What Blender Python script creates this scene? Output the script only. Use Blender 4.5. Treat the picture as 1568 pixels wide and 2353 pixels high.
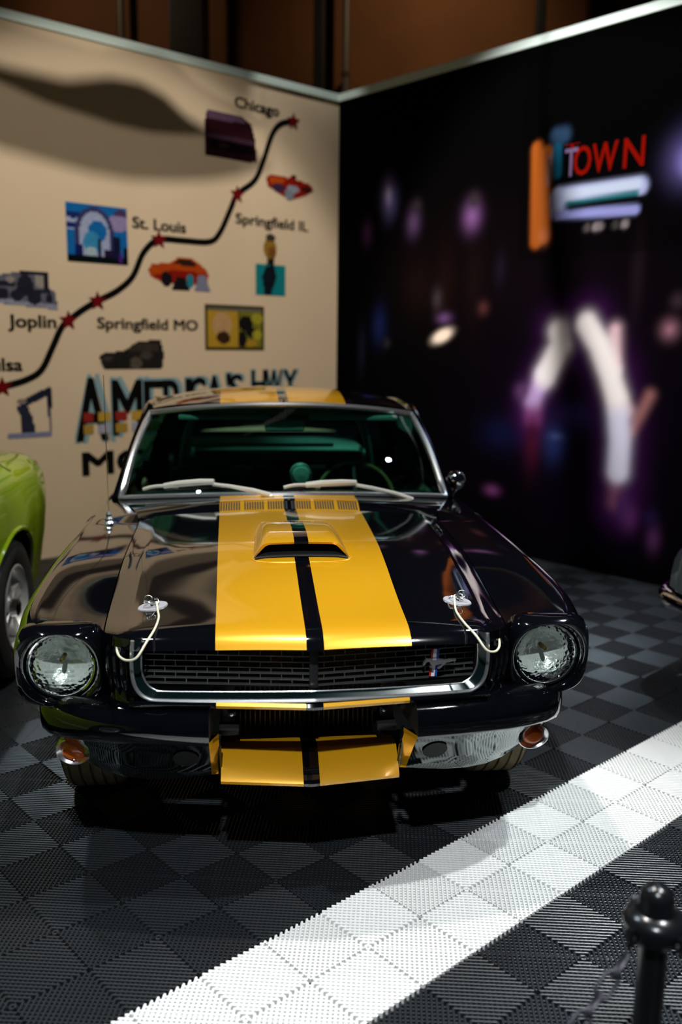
import bpy, bmesh, math, random
import numpy as np
from mathutils import Matrix, Vector
random.seed(7)
for o in list(bpy.data.objects): bpy.data.objects.remove(o)
SC = bpy.context.scene
COL = SC.collection
R2 = math.sqrt(.5)

# ------------------------------------------------------------------ camera
CY, CP, CR = -.0546, .1813, .0119
CPOS = Vector((.8812, -2.1707, 1.5731))
fwd = Vector((math.sin(CY)*math.cos(CP), math.cos(CY)*math.cos(CP), -math.sin(CP)))
rgt = Vector((math.cos(CY), -math.sin(CY), 0)); upv = rgt.cross(fwd)
rr = rgt*math.cos(CR)+upv*math.sin(CR); uu = -rgt*math.sin(CR)+upv*math.cos(CR)
cd = bpy.data.cameras.new('camera'); cam = bpy.data.objects.new('camera', cd); COL.objects.link(cam)
mw = Matrix((rr, uu, -fwd)).transposed().to_4x4(); mw.translation = CPOS; cam.matrix_world = mw
cd.sensor_fit = 'VERTICAL'; cd.sensor_height = 36; cd.sensor_width = 24
cd.lens = 2085.85/2353*36; cd.clip_start = .05; cd.clip_end = 60
cd.dof.use_dof = True; cd.dof.focus_distance = 2.8; cd.dof.aperture_fstop = 1.45
SC.camera = cam

# ------------------------------------------------------------------ world, exposure
w = bpy.data.worlds.new('hall'); SC.world = w; w.use_nodes = True
w.node_tree.nodes['Background'].inputs[0].default_value = (.55, .75, 1, 1)
w.node_tree.nodes['Background'].inputs[1].default_value = .007
SC.view_settings.view_transform = 'Standard'; SC.view_settings.look = 'None'
SC.view_settings.exposure = 0.0; SC.view_settings.gamma = 1; SC.view_settings.use_curve_mapping = False

# ------------------------------------------------------------------ lamps (each has its fixture built at the end)
LAMPS = []
def spot(loc, target, power, angle, blend=.35, color=(1, 1, 1), radius=.06):
    d = bpy.data.lights.new('spot_light', 'SPOT'); d.energy = power; d.spot_size = math.radians(angle); d.spot_blend = blend
    d.color = color; d.shadow_soft_size = radius
    o = bpy.data.objects.new('spot_light', d); COL.objects.link(o)
    o.location = loc; o.rotation_euler = (Vector(target)-Vector(loc)).to_track_quat('-Z', 'Y').to_euler()
    LAMPS.append((Vector(loc), Vector(target))); return o
spot((.45, .65, 4.6), (.66, .85, 0), 500, 62, .6, (1, .97, .92))       # over the bonnet
spot((2.7, -.2, 4.6), (1.55, -.4, 0), 620, 48, .5, (.93, .99, 1))      # over the white strip
spot((.9, -3.3, 4.6), (.70, .2, .45), 900, 30, .7, (.90, .95, 1))       # unseen fill lamp, added to brighten the car's face and front floor
spot((1.6, 1.7, 4.7), (-1.2, 4.7, .8), 470, 64, .3, (1, .93, .84))    # lower left wall
spot((.25, 5.42, 4.55), (.06, 5.93, 3.62), 30, 60, .35, (1, .97, .92))  # top of left wall by the corner
spot((-.6, 2.6, 4.7), (2.2, 4.4, 1.5), 1250, 62, .4, (1, .95, .95))     # right wall
spot((1.5, 8.6, 6.4), (1.2, 10.6, 5.2), 80, 120, .8, (1, .75, .45))    # lamp added to bring the hall wall out of the dark
spot((-3.2, 8.6, 6.6), (-2.6, 10.6, 5.2), 45, 120, .8, (1, .75, .45))  # another added lamp, for the dark left part of the hall wall
spot((3.0, 3.2, 4.7), (2.0, 1.0, 0), 190, 92, .6, (.68, .86, 1))        # floor beside the car
spot((-1.7, 1.3, 4.7), (-.1, -.4, 0), 250, 70, .6, (.72, .88, 1))      # floor before the lime car
spot((2.2, .6, 4.7), (-1.0, 5.0, 1.3), 230, 50, .3, (1, .93, .84))     # added fill, lightens the curved shadow on the left wall

# ------------------------------------------------------------------ materials
def mat(name, col, rough=.5, metal=0., coat=0., spec=.5, nodes=None, **kw):
    m = bpy.data.materials.new(name); m.use_nodes = True
    b = m.node_tree.nodes['Principled BSDF']
    b.inputs['Base Color'].default_value = (*col, 1); b.inputs['Roughness'].default_value = rough
    b.inputs['Metallic'].default_value = metal; b.inputs['Coat Weight'].default_value = coat
    b.inputs['Coat Roughness'].default_value = .03; b.inputs['Specular IOR Level'].default_value = spec
    if nodes: nodes(m.node_tree, b)
    return m
def noise_col(scale, c0, c1, bump=0., detail=4, dist=.002):
    def f(t, b):
        n = t.nodes.new('ShaderNodeTexNoise'); n.inputs['Scale'].default_value = scale; n.inputs['Detail'].default_value = detail
        tc = t.nodes.new('ShaderNodeTexCoord'); t.links.new(tc.outputs['Object'], n.inputs['Vector'])
        r = t.nodes.new('ShaderNodeMix'); r.data_type = 'RGBA'; r.inputs[6].default_value = (*c0, 1); r.inputs[7].default_value = (*c1, 1)
        t.links.new(n.outputs['Fac'], r.inputs[0]); t.links.new(r.outputs[2], b.inputs['Base Color'])
        if bump:
            bp = t.nodes.new('ShaderNodeBump'); bp.inputs['Strength'].default_value = bump; bp.inputs['Distance'].default_value = dist
            t.links.new(n.outputs['Fac'], bp.inputs['Height']); t.links.new(bp.outputs['Normal'], b.inputs['Normal'])
    return f
def attr_col(nm):
    def f(t, b):
        a = t.nodes.new('ShaderNodeAttribute'); a.attribute_name = nm
        t.links.new(a.outputs['Color'], b.inputs['Base Color'])
    return f
def stripe_nodes(t, b):
    # racing stripes: gold for .0235 < |x| < .262 + .017 y, in the car's own coordinates
    tc = t.nodes.new('ShaderNodeTexCoord'); sp = t.nodes.new('ShaderNodeSeparateXYZ'); t.links.new(tc.outputs['Object'], sp.inputs[0])
    def mth(op, a, bb):
        n = t.nodes.new('ShaderNodeMath'); n.operation = op
        for i, v in enumerate((a, bb)):
            if v is None: continue
            if isinstance(v, (int, float)): n.inputs[i].default_value = v
            else: t.links.new(v, n.inputs[i])
        return n.outputs[0]
    ax = mth('ABSOLUTE', sp.outputs[0], None)
    wy = mth('ADD', mth('MULTIPLY', sp.outputs[1], .017), .262)
    mk = mth('MULTIPLY', mth('GREATER_THAN', ax, .0235), mth('LESS_THAN', ax, wy))
    mx = t.nodes.new('ShaderNodeMix'); mx.data_type = 'RGBA'; mx.inputs[6].default_value = (.0016, .0017, .0028, 1); mx.inputs[7].default_value = GOLD
    t.links.new(mk, mx.inputs[0]); t.links.new(mx.outputs[2], b.inputs['Base Color'])
    rg = t.nodes.new('ShaderNodeMapRange'); rg.inputs[3].default_value = .06; rg.inputs[4].default_value = .3
    t.links.new(mk, rg.inputs[0]); t.links.new(rg.outputs[0], b.inputs['Roughness'])
    mt = mth('MULTIPLY', mk, .35); t.links.new(mt, b.inputs['Metallic'])
GOLD = (.66, .32, .006, 1)
def glass_mat(name, tint, ior=1.5, rough=.0, bump=None):
    m = bpy.data.materials.new(name); m.use_nodes = True; t = m.node_tree; t.nodes.clear()
    out = t.nodes.new('ShaderNodeOutputMaterial'); mx = t.nodes.new('ShaderNodeMixShader')
    tr = t.nodes.new('ShaderNodeBsdfTransparent'); tr.inputs[0].default_value = (*tint, 1)
    gl = t.nodes.new('ShaderNodeBsdfGlossy'); gl.inputs['Roughness'].default_value = rough
    fr = t.nodes.new('ShaderNodeFresnel'); fr.inputs[0].default_value = ior
    t.links.new(fr.outputs[0], mx.inputs[0]); t.links.new(tr.outputs[0], mx.inputs[1]); t.links.new(gl.outputs[0], mx.inputs[2]); t.links.new(mx.outputs[0], out.inputs[0])
    if bump:
        tc = t.nodes.new('ShaderNodeTexCoord'); wv = t.nodes.new('ShaderNodeTexVoronoi'); wv.inputs['Scale'].default_value = bump
        bp = t.nodes.new('ShaderNodeBump'); bp.inputs['Strength'].default_value = .6; bp.inputs['Distance'].default_value = .003
        t.links.new(tc.outputs['Object'], wv.inputs['Vector']); t.links.new(wv.outputs['Distance'], bp.inputs['Height'])
        t.links.new(bp.outputs[0], gl.inputs['Normal']); t.links.new(bp.outputs[0], fr.inputs['Normal'])
    return m
BLACK = mat('gloss_black_paint', (.0016, .0017, .0028), .06, 0, 1)
UNDERP = mat('polished_valance', (.17, .20, .19), .03, 1)
STRIPED = mat('striped_paint', (0, 0, 0), .06, 0, 1, nodes=stripe_nodes)
GOLDP = mat('gold_paint', GOLD[:3], .3, .35, 1)
SATIN = mat('satin_black', (.012, .012, .013), .45)
DARK = mat('engine_bay_black', (.006, .006, .006), .7)
TRIM = mat('bright_trim', (.86, .87, .88), .24, .92)
CHROME = mat('chrome', (.78, .79, .8), .06, 1)
STEEL = mat('brushed_steel', (.6, .6, .58), .28, 1)
PLATE = mat('satin_plate', (.62, .60, .63), .35, .6)
IVORY = mat('polished_wiper_metal', (.82, .79, .69), .35, .35)
CORD = mat('cream_cord', (.62, .58, .42), .45)
GLASS = glass_mat('green_tinted_glass', (.34, .80, .66), 1.5)
SIDEGL = glass_mat('dark_side_glass', (.12, .3, .26), 1.5)
LENS = glass_mat('fluted_lens_glass', (.93, .96, .94), 1.5, .02, 90)
CLEARG = glass_mat('clear_glass', (.9, .95, .92), 1.5)
REFL = mat('lamp_reflector', (.80, .82, .80), .28, .35, nodes=noise_col(38, (.98, .99, .96), (.5, .57, .53), .9, 4, .008))
AMBER = mat('amber_plastic', (.85, .15, .006), .15, 0, .6)
RUBBER = mat('tyre_rubber', (.02, .019, .017), .65, nodes=noise_col(30, (.028, .025, .02), (.015, .014, .013)))
TREAD = mat('dusty_tread', (.2, .15, .08), .8, nodes=noise_col(45, (.30, .23, .12), (.13, .105, .06), .3))
ALLOY = mat('cast_alloy', (.72, .73, .72), .38, .6)
INTER = mat('black_vinyl', (.012, .013, .013), .5)
TEALV = mat('interior_trim', (.26, .32, .30), .4)
WOOD = mat('wood_rim', (.22, .12, .04), .3, 0, .4)
LIME = mat('lime_green_paint', (.30, .44, .012), .08, 0, 1)
SILVER = mat('grey_blue_paint', (.22, .29, .30), .15, .5, 1)
PLASTIC = mat('black_plastic', (.006, .0065, .008), .22)
CHAINM = mat('black_chain_plastic', (.022, .022, .032), .3)
TILEB = mat('black_floor_plastic', (.013, .0155, .018), .32, spec=.7)
TILEW = mat('white_floor_plastic', (.78, .78, .76), .45)
BASEM = mat('bare_concrete', (.015, .015, .015), .9, nodes=noise_col(6, (.02, .02, .02), (.01, .01, .01)))
CREAM = mat('cream_banner_cloth', (.66, .53, .37), .85, nodes=noise_col(3, (.67, .525, .355), (.62, .475, .31), .15, 6, .004))
NIGHT = mat('printed_night_banner', (0, 0, 0), .9, spec=.02, nodes=attr_col('ink'))
PRINT = mat('printed_ink', (0, 0, 0), .9, spec=.02, nodes=attr_col('ink'))
INKBLK = mat('black_ink', (.004, .004, .0035), .9, spec=.03)
INKTEAL = mat('pale_teal_ink', (.22, .34, .36), .9, spec=.03)
INKRED = mat('dark_red_ink', (.13, .004, .006), .9, spec=.03)
INKYEL = mat('yellow_ink', (.65, .42, .05), .8)
SIGNRED = mat('red_sign_ink', (.15, .003, .001), .9, spec=.0)
SIGNMAU = mat('mauve_sign_ink', (.11, .07, .14), .9, spec=.0)
FRAMEM = mat('pale_frame_alloy', (.62, .74, .67), .5, .1)
BROWN = mat('brown_hall_wall', (.16, .055, .012), .8, nodes=noise_col(1.2, (.20, .068, .012), (.08, .028, .008), 0, 5))
STEELD = mat('dark_steel', (.012, .011, .010), .6)
PIPE = mat('grey_pipe', (.10, .09, .075), .5, .4)
RED = mat('red_enamel', (.5, .02, .02), .3); WHT = mat('white_enamel', (.8, .8, .8), .3); BLU = mat('blue_enamel', (.02, .06, .35), .3)

# ------------------------------------------------------------------ mesh helpers
def add(name, verts, faces, m, parent=None, smooth=True, loc=None, angle=38):
    me = bpy.data.meshes.new(name); me.from_pydata([tuple(v) for v in verts], [], faces); me.validate()
    if m: me.materials.append(m)
    if smooth: me.shade_smooth(); me.set_sharp_from_angle(angle=math.radians(angle))
    o = bpy.data.objects.new(name, me); COL.objects.link(o)
    if parent: o.parent = parent
    if loc: o.location = loc
    return o
def tag(o, label, cat, group=None):
    o['label'] = label; o['category'] = cat
    if group: o['group'] = group
    return o
def struct(o): o['kind'] = 'structure'; return o
def empty(name, loc=(0, 0, 0), rz=0):
    o = bpy.data.objects.new(name, None); COL.objects.link(o); o.location = loc; o.rotation_euler = (0, 0, rz); o.empty_display_size = .2; return o
def grid(rows, cu=False, cv=False, flip=False):
    n, k = len(rows), len(rows[0]); v = [p for r in rows for p in r]; f = []
    for i in range(n if cv else n-1):
        for j in range(k if cu else k-1):
            a, b = i*k+j, i*k+(j+1) % k; c, d = ((i+1) % n)*k+(j+1) % k, ((i+1) % n)*k+j
            f.append((a, d, c, b) if flip else (a, b, c, d))
    return v, f
def join(*ms):
    V, F = [], []
    for v, f in ms:
        n = len(V); V += list(v); F += [tuple(i+n for i in q) for q in f]
    return V, F
def mir(vf):
    v, f = vf; return [(-p[0], p[1], p[2]) for p in v], [tuple(reversed(q)) for q in f]
def box(x0, x1, y0, y1, z0, z1):
    v = [(x, y, z) for z in (z0, z1) for y in (y0, y1) for x in (x0, x1)]
    return v, [(0, 2, 3, 1), (4, 5, 7, 6), (0, 1, 5, 4), (2, 6, 7, 3), (0, 4, 6, 2), (1, 3, 7, 5)]
def bbox(x0, x1, y0, y1, z0, z1, b):
    # box with all edges bevelled
    bm = bmesh.new(); v, f = box(x0, x1, y0, y1, z0, z1); vs = [bm.verts.new(p) for p in v]
    for q in f: bm.faces.new([vs[i] for i in q])
    bmesh.ops.bevel(bm, geom=bm.edges[:], offset=b, segments=2, affect='EDGES', profile=.6)
    bm.verts.index_update(); r = ([tuple(p.co) for p in bm.verts], [tuple(p.index for p in q.verts) for q in bm.faces]); bm.free(); return r
def tube(pts, r, n=8, closed=False, cap=True):
    P = [Vector(p) for p in pts]; k = len(P); rows = []; up = None
    for i in range(k):
        if closed: d = P[(i+1) % k]-P[i-1]
        else: d = P[min(i+1, k-1)]-P[max(i-1, 0)]
        d.normalize()
        if up is None:
            up = Vector((0, 0, 1)) if abs(d.z) < .9 else Vector((0, 1, 0))
        up = (up-d*up.dot(d)).normalized(); s = d.cross(up)
        ri = r[i] if isinstance(r, (list, tuple)) else r
        rows.append([tuple(P[i]+(up*math.cos(2*math.pi*j/n)+s*math.sin(2*math.pi*j/n))*ri) for j in range(n)])
    v, f = grid(rows, cu=True, cv=closed)
    if cap and not closed: f += [tuple(range(n)), tuple(reversed(range((k-1)*n, k*n)))]
    return v, f
def spline(pts, n=6, closed=False):
    P = [Vector(p) for p in pts]; k = len(P); out = []
    for i in range(k if closed else k-1):
        g = (lambda j: P[j % k]) if closed else (lambda j: P[max(0, min(k-1, j))])
        a, b, c, d = g(i-1), g(i), g(i+1), g(i+2)
        for s in range(n):
            t = s/n; out.append(tuple(.5*((2*b)+(c-a)*t+(2*a-5*b+4*c-d)*t*t+(3*b-a-3*c+d)*t*t*t)))
    if not closed: out.append(tuple(P[-1]))
    return out
def lathe(prof, n=32, axis='z', c=(0, 0, 0)):
    # prof = list of (radius, height along the axis)
    rows = []
    for r, h in prof:
        row = []
        for j in range(n):
            a = 2*math.pi*j/n; p, q = r*math.cos(a), r*math.sin(a)
            row.append((c[0]+p, c[1]+q, c[2]+h) if axis == 'z' else (c[0]+h, c[1]+p, c[2]+q) if axis == 'x' else (c[0]+q, c[1]+h, c[2]+p))
        rows.append(row)
    return grid(rows, cu=True)
def prism(poly, d0, d1, fn):
    # extruded polygon; fn(u, v, d) -> point
    n = len(poly); v = [fn(p[0], p[1], d) for d in (d0, d1) for p in poly]
    f = [tuple(range(n-1, -1, -1)), tuple(range(n, 2*n))]+[(i, (i+1) % n, n+(i+1) % n, n+i) for i in range(n)]
    return v, f
IT = lambda x, xs, ys: float(np.interp(x, xs, ys))
def IS(x, xs, ys):
    # smooth (monotone cubic) interpolation for body surfaces
    n = len(xs)
    if x <= xs[0]: return float(ys[0])
    if x >= xs[-1]: return float(ys[-1])
    d = [(ys[i+1]-ys[i])/(xs[i+1]-xs[i]) for i in range(n-1)]
    def sl(i):
        if i == 0: return d[0]
        if i == n-1: return d[-1]
        a, b = d[i-1], d[i]
        if a*b <= 0: return 0.
        h0, h1 = xs[i]-xs[i-1], xs[i+1]-xs[i]; w1, w2 = 2*h1+h0, h1+2*h0
        return (w1+w2)/(w1/a+w2/b)
    i = max(k for k in range(n-1) if xs[k] <= x); h = xs[i+1]-xs[i]; t = (x-xs[i])/h
    return float((2*t**3-3*t*t+1)*ys[i]+(t**3-2*t*t+t)*h*sl(i)+(3*t*t-2*t**3)*ys[i+1]+(t**3-t*t)*h*sl(i+1))

# ------------------------------------------------------------------ floor of ribbed click tiles
S = .4/math.sqrt(2); H = S/2; NP = 22; PT = S/NP
fl = struct(add('floor', *box(-7, 9, -4, 11, -.06, -.017), BASEM, smooth=False))
def tile_mesh(name, m):
    V, F = [], []
    def rib(ax, c, a0, a1, wd, zt, zb, bev):
        n = len(V)
        prof = [(-wd/2, zb), (-wd/2, zt-bev), (-wd/2+bev*.35, zt-bev*.38), (-wd/2+bev, zt), (wd/2-bev, zt), (wd/2-bev*.35, zt-bev*.38), (wd/2, zt-bev), (wd/2, zb)]
        for a in (a0, a1):
            for o, z in prof: V.append((c+o, a, z) if ax == 'y' else (a, c+o, z))
        for i in range(7):
            q = (n+i, n+i+1, n+9+i, n+8+i); F.append(q[::-1] if ax == 'y' else q)
    for sg in (1, -1):
        for k in range(NP):
            c = (k+.5)*PT; h = H-abs(c-H)-.0004
            if h < .003: h = .003
            rib('y', sg*c, -h, h, .0070, 0, -.016, .0022)
            rib('x', sg*c, -h, h, .0070, 0, -.016, .0022)
        for k in range(-NP//2+1, NP//2):            # cross members below the ribs
            c = k*PT; e = abs(c)+.003
            if sg*(S-e) == sg*e: continue
            lo, hi = e, S-e
            if hi-lo < .01: continue
            rib('x', c, sg*lo if sg > 0 else -hi, sg*hi if sg > 0 else -lo, .0052, -.0036, -.015, .0008)
            rib('y', c, sg*lo if sg > 0 else -hi, sg*hi if sg > 0 else -lo, .0052, -.0036, -.015, .0008)
        rib('x', 0, .004 if sg > 0 else -S+.004, S-.004 if sg > 0 else -.004, .0016, -.0006, -.012, .0003)
        rib('y', 0, .004 if sg > 0 else -S+.004, S-.004 if sg > 0 else -.004, .0016, -.0006, -.012, .0003)
    me = bpy.data.meshes.new(name); me.from_pydata(V, [], F); me.materials.append(m); return me
TB = tile_mesh('floor_tile_black', TILEB); TW = tile_mesh('floor_tile_white', TILEW)
def in_view(x, y, z=0):
    d = Vector((x, y, z))-CPOS; f = d.dot(fwd)
    if f < .2: return None
    return (784+2085.85*d.dot(rr)/f, 1176.5-2085.85*d.dot(uu)/f, f)
cand = []
for i in range(-24, 30):
    for j in range(-9, 34):
        if (i+j) % 2 == 0: continue
        x, y = i*S, j*S
        if x-y < -5.879-.1+0 or x+y > 6.607+.1: continue      # behind the booth walls
        v = in_view(x, y)
        if v is None: continue
        mg = 1.0*2085/v[2]
        if not (-mg < v[0] < 1568+mg and v[1] < 2353+mg): continue
        big = -250 < v[0] < 1820 and v[1] < 2353+250
        cand.append((v[2]+(0 if big else 50), x, y, i-j == 3))
cand.sort()
rest = []
for n, (d, x, y, wh) in enumerate(cand):
    if n < 300:
        o = bpy.data.objects.new('floor_tile', TW if wh else TB); COL.objects.link(o); o.parent = fl; o.location = (x, y, 0)
    else: rest.append((x, y, wh))
for wh, m0, m in ((False, TB, TILEB), (True, TW, TILEW)):
    R = [(x, y) for x, y, q in rest if q == wh]
    if not R: continue
    nv = len(m0.vertices); co = np.empty(nv*3, 'f'); m0.vertices.foreach_get('co', co); co = co.reshape(-1, 3)
    fc = np.array([p.vertices[:] for p in m0.polygons])
    Vs = np.concatenate([co+np.array([x, y, 0], 'f') for x, y in R]); Fs = np.concatenate([fc+nv*k for k in range(len(R))])
    me = bpy.data.meshes.new('floor_tiles_rest'); me.from_pydata(Vs.tolist(), [], Fs.tolist()); me.materials.append(m)
    o = bpy.data.objects.new('floor_tile_remainder', me); COL.objects.link(o); o.parent = fl; o['kind'] = 'stuff'

# ------------------------------------------------------------------ booth walls
K = Vector((.364, 6.243, 0)); WH = 3.67
def wall_frame(xa, n):
    m = Matrix((xa, Vector((0, 0, 1)), n)).transposed().to_4x4(); m.translation = K; return m
ML = wall_frame(Vector((R2, R2, 0)), Vector((R2, -R2, 0)))     # local x = -t, y = height, z = out of the wall
MR = wall_frame(Vector((R2, -R2, 0)), Vector((-R2, -R2, 0)))   # local x = +t
wl = struct(add('wall_left', *box(-4.6, .03, 0, WH, -.05, 0), CREAM, smooth=False)); wl.matrix_world = ML
# night-street print on the right wall
nx, ny = 231, 185
gx, gy = np.meshgrid(np.linspace(0, 4.6, nx), np.linspace(0, WH, ny))
ink = np.zeros((ny, nx, 3)); ink[:] = (.0006, .0004, .0006)
def blob(cx, cy, sx, sy, col, p=2., rot=0.):
    dx, dy = gx-cx, gy-cy; c, s = math.cos(rot), math.sin(rot)
    u, v = (dx*c+dy*s)/sx, (-dx*s+dy*c)/sy
    g = np.exp(-((u*u+v*v)**(p/2)))[..., None]; ink[:] = ink*(1-g)+np.array(col)*g
def glow(cx, cy, sx, sy, col):
    g = np.exp(-(((gx-cx)/sx)**2+((gy-cy)/sy)**2))[..., None]; ink[:] = ink+np.array(col)*g*.5
def stroke(pts, wd, col, p=4.):
    d = np.full(gx.shape, 9.)
    for (x0, y0), (x1, y1) in zip(pts[:-1], pts[1:]):
        L2 = (x1-x0)**2+(y1-y0)**2+1e-9; t = np.clip(((gx-x0)*(x1-x0)+(gy-y0)*(y1-y0))/L2, 0, 1)
        d = np.minimum(d, np.hypot(gx-x0-t*(x1-x0), gy-y0-t*(y1-y0)))
    g = np.exp(-(d/wd)**p)[..., None]; ink[:] = ink*(1-g)+np.array(col)*g
glow(1.5, 2.2, .9, .5, (.006, .0025, .002)); glow(2.6, 1.9, .9, .6, (.006, .002, .006)); glow(2.6, 1.0, .9, .7, (.010, .003, .016))
for cx, cy, sx, sy, c in ((1.0, 2.05, .16, .22, (.012, .004, .002)), (1.3, 2.05, .10, .3, (.014, .004, .002)), (1.6, 2.05, .10, .3, (.012, .004, .003)), (1.85, 2.15, .05, .12, (.015, .012, .03)), (3.0, 2.05, .05, .3, (.02, .012, .014))): glow(cx, cy, sx, sy, c)
blob(.634, 2.805, .075, .13, (.30, .25, .62)); blob(.634, 2.82, .03, .05, (.5, .48, .8))
blob(.93, 2.575, .07, .10, (.09, .045, .11)); blob(.96, 2.7, .05, .05, (.03, .022, .025)); blob(1.553, 2.562, .08, .10, (.24, .10, .28)); blob(1.57, 2.68, .05, .05, (.04, .03, .03)); blob(.386, 2.53, .06, .10, (.06, .02, .07))
blob(3.30, 2.75, .13, .14, (.22, .18, .55)); blob(3.34, 2.70, .07, .07, (.35, .33, .75))
blob(1.285, 1.66, .125, .055, (.72, .58, .45), 4, .35); blob(1.30, 1.80, .07, .04, (.16, .07, .20)); blob(1.7, 1.87, .05, .05, (.10, .03, .03)); blob(.55, 1.75, .08, .15, (.008, .012, .06)); blob(.33, 1.55, .05, .2, (.008, .01, .02)); blob(.65, 1.6, .04, .04, (.02, .018, .02)); blob(1.22, 1.95, .05, .08, (.05, .035, .04))
blob(3.258, 1.70, .06, .06, (.38, .17, .22)); blob(3.30, 1.88, .05, .05, (.05, .03, .04))
# headlamp reflections on the wet road
V1 = (.075, .010, .11); WHI = (.93, .88, .84)
stroke([(2.40, 1.70), (2.44, 1.6), (2.30, 1.36), (2.21, 1.2), (2.19, 1.02)], .155, V1, 2.2); stroke([(2.21, 1.2), (2.215, 1.06)], .075, (.42, .10, .36), 2.5); stroke([(2.29, 1.36), (2.21, 1.2)], .085, (.52, .36, .66), 2.5); stroke([(2.41, 1.69), (2.43, 1.6), (2.31, 1.38)], .100, WHI, 3); blob(2.10, 1.25, .06, .06, (.17, .07, .2))
stroke([(2.64, 1.74), (2.86, 1.4), (2.94, 1.1), (2.96, .7), (2.95, .5)], .17, V1, 2.2); stroke([(3.15, 1.27), (3.03, 1.02)], .048, (.36, .15, .15), 2.5); stroke([(2.94, .75), (2.94, .52)], .065, (.30, .10, .20), 2.2); stroke([(2.90, 1.27), (3.0, 1.16)], .06, (.5, .30, .32), 2.5); stroke([(2.86, 1.70), (2.88, 1.45)], .06, (.62, .42, .45), 2.5); stroke([(2.92, 1.14), (2.95, .95), (2.95, .74)], .095, (.70, .70, .84), 3); stroke([(2.63, 1.74), (2.74, 1.6), (2.84, 1.40), (2.90, 1.25)], .095, WHI, 3); blob(3.0, .5, .05, .1, (.10, .03, .17))
blob(2.22, .90, .07, .2, (.09, .008, .03)); blob(2.42, .90, .09, .14, (.03, .05, .22)); blob(2.43, .94, .06, .03, (.09, .12, .35)); blob(2.55, 1.10, .16, .10, (.03, .015, .09)); blob(1.93, .92, .18, .12, (.006, .008, .045)); blob(1.86, .47, .07, .04, (.20, .05, .18)); blob(3.06, .43, .06, .09, (.14, .035, .17)); blob(3.25, .31, .05, .09, (.10, .03, .11)); blob(3.22, .45, .05, .06, (.02, .01, .06)); glow(2.8, .35, .4, .3, (.006, .002, .012))
mxi = ink.max(-1, keepdims=True); ink[:] = ink*(.55+.45*np.clip((mxi-.25)/.4, 0, 1))
# sign bodies
stroke([(2.14, 2.97), (2.165, 2.33)], .055, (.42, .10, .012), 6); stroke([(2.22, 2.93), (2.235, 2.36)], .05, (.50, .13, .02), 6); stroke([(2.245, 2.90), (2.25, 2.72)], .02, (.5, .25, .2)); blob(2.235, 2.36, .045, .05, (.6, .18, .06))
stroke([(2.30, 3.03), (2.36, 3.03)], .06, (.02, .05, .10), 4); stroke([(2.31, 2.95), (2.315, 2.78)], .04, (.006, .09, .16), 6)
stroke([(2.34, 2.62), (2.97, 2.62)], .065, (.45, .50, .82), 6); stroke([(2.34, 2.625), (2.95, 2.635)], .04, (.58, .68, .85), 4); stroke([(2.33, 2.63), (2.34, 2.52)], .055, (.5, .58, .85), 6); stroke([(2.33, 2.50), (2.95, 2.475)], .035, (.32, .34, .72), 5)
stroke([(2.42, 2.565), (2.95, 2.58)], .022, (.015, .16, .18), 4); stroke([(2.44, 2.535), (3.0, 2.545)], .022, (.002, .002, .002), 6)
for cx, cc in ((2.59, .09), (2.66, .28), (2.69, .2), (2.81, .05), (2.88, .24)): blob(cx, 2.39, .032, .032, (cc, cc*.85, cc*.85), 6)
sgn = (gy > 2.2) & (gx > 2.0); ink[sgn] *= .62
V = np.stack([gx.ravel(), gy.ravel(), 0*gx.ravel()], 1); F = [(r*nx+c, r*nx+c+1, (r+1)*nx+c+1, (r+1)*nx+c) for r in range(ny-1) for c in range(nx-1)]
wr = add('wall_right', V.tolist()+[(-.03, 0, -.05), (4.6, 0, -.05), (4.6, WH, -.05), (-.03, WH, -.05)], F+[(nx*ny+3, nx*ny+2, nx*ny+1, nx*ny)], NIGHT, smooth=False)
at = wr.data.attributes.new('ink', 'FLOAT_COLOR', 'POINT'); buf = np.zeros((len(wr.data.vertices), 4), 'f'); buf[:, 3] = 1; buf[:nx*ny, :3] = np.clip(ink, 0, 1).reshape(-1, 3); at.data.foreach_set('color', buf.ravel())
struct(wr); wr.matrix_world = MR
# pale frame tubes along the top and the corner hem
struct(add('trim_1', *box(-4.62, .03, WH-.01, WH+.05, -.05, .02), FRAMEM, smooth=False)).matrix_world = ML
struct(add('trim_2', *box(0, 4.62, WH-.01, WH+.05, -.05, .02), FRAMEM, smooth=False)).matrix_world = MR

def text(s, x, y, size, m, parent, align='LEFT', bold=.012, z=.003, width=None, name='lettering', mesh=None, sp=1.0):
    c = bpy.data.curves.new('t', 'FONT'); c.body = s; c.size = 1; c.align_x = align; c.space_character = sp; c.resolution_u = 3
    o = bpy.data.objects.new('t', c); COL.objects.link(o); dg = bpy.context.evaluated_depsgraph_get()
    me = bpy.data.meshes.new_from_object(o.evaluated_get(dg)); bpy.data.objects.remove(o)
    for v in me.vertices: v.co *= size
    if width:
        xs = [v.co.x for v in me.vertices]; k = width/(max(xs)-min(xs))
        for v in me.vertices: v.co.x *= k
    n0 = len(me.vertices); co = [v.co.copy() for v in me.vertices]; fs = [tuple(p.vertices) for p in me.polygons]; sh = [(0, 0), (bold*size, 0), (0, bold*size*.6), (bold*size, bold*size*.6)]
    me = bpy.data.meshes.new('letters'); me.from_pydata([(c_.x+a, c_.y+b, 1e-5*k) for k, (a, b) in enumerate(sh) for c_ in co], [], [tuple(i+n0*k for i in f) for k in range(len(sh)) for f in fs])
    me.materials.append(m)
    r = bpy.data.objects.new(name, me); COL.objects.link(r); r.parent = parent; r.location = (x, y, z); return r
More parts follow.
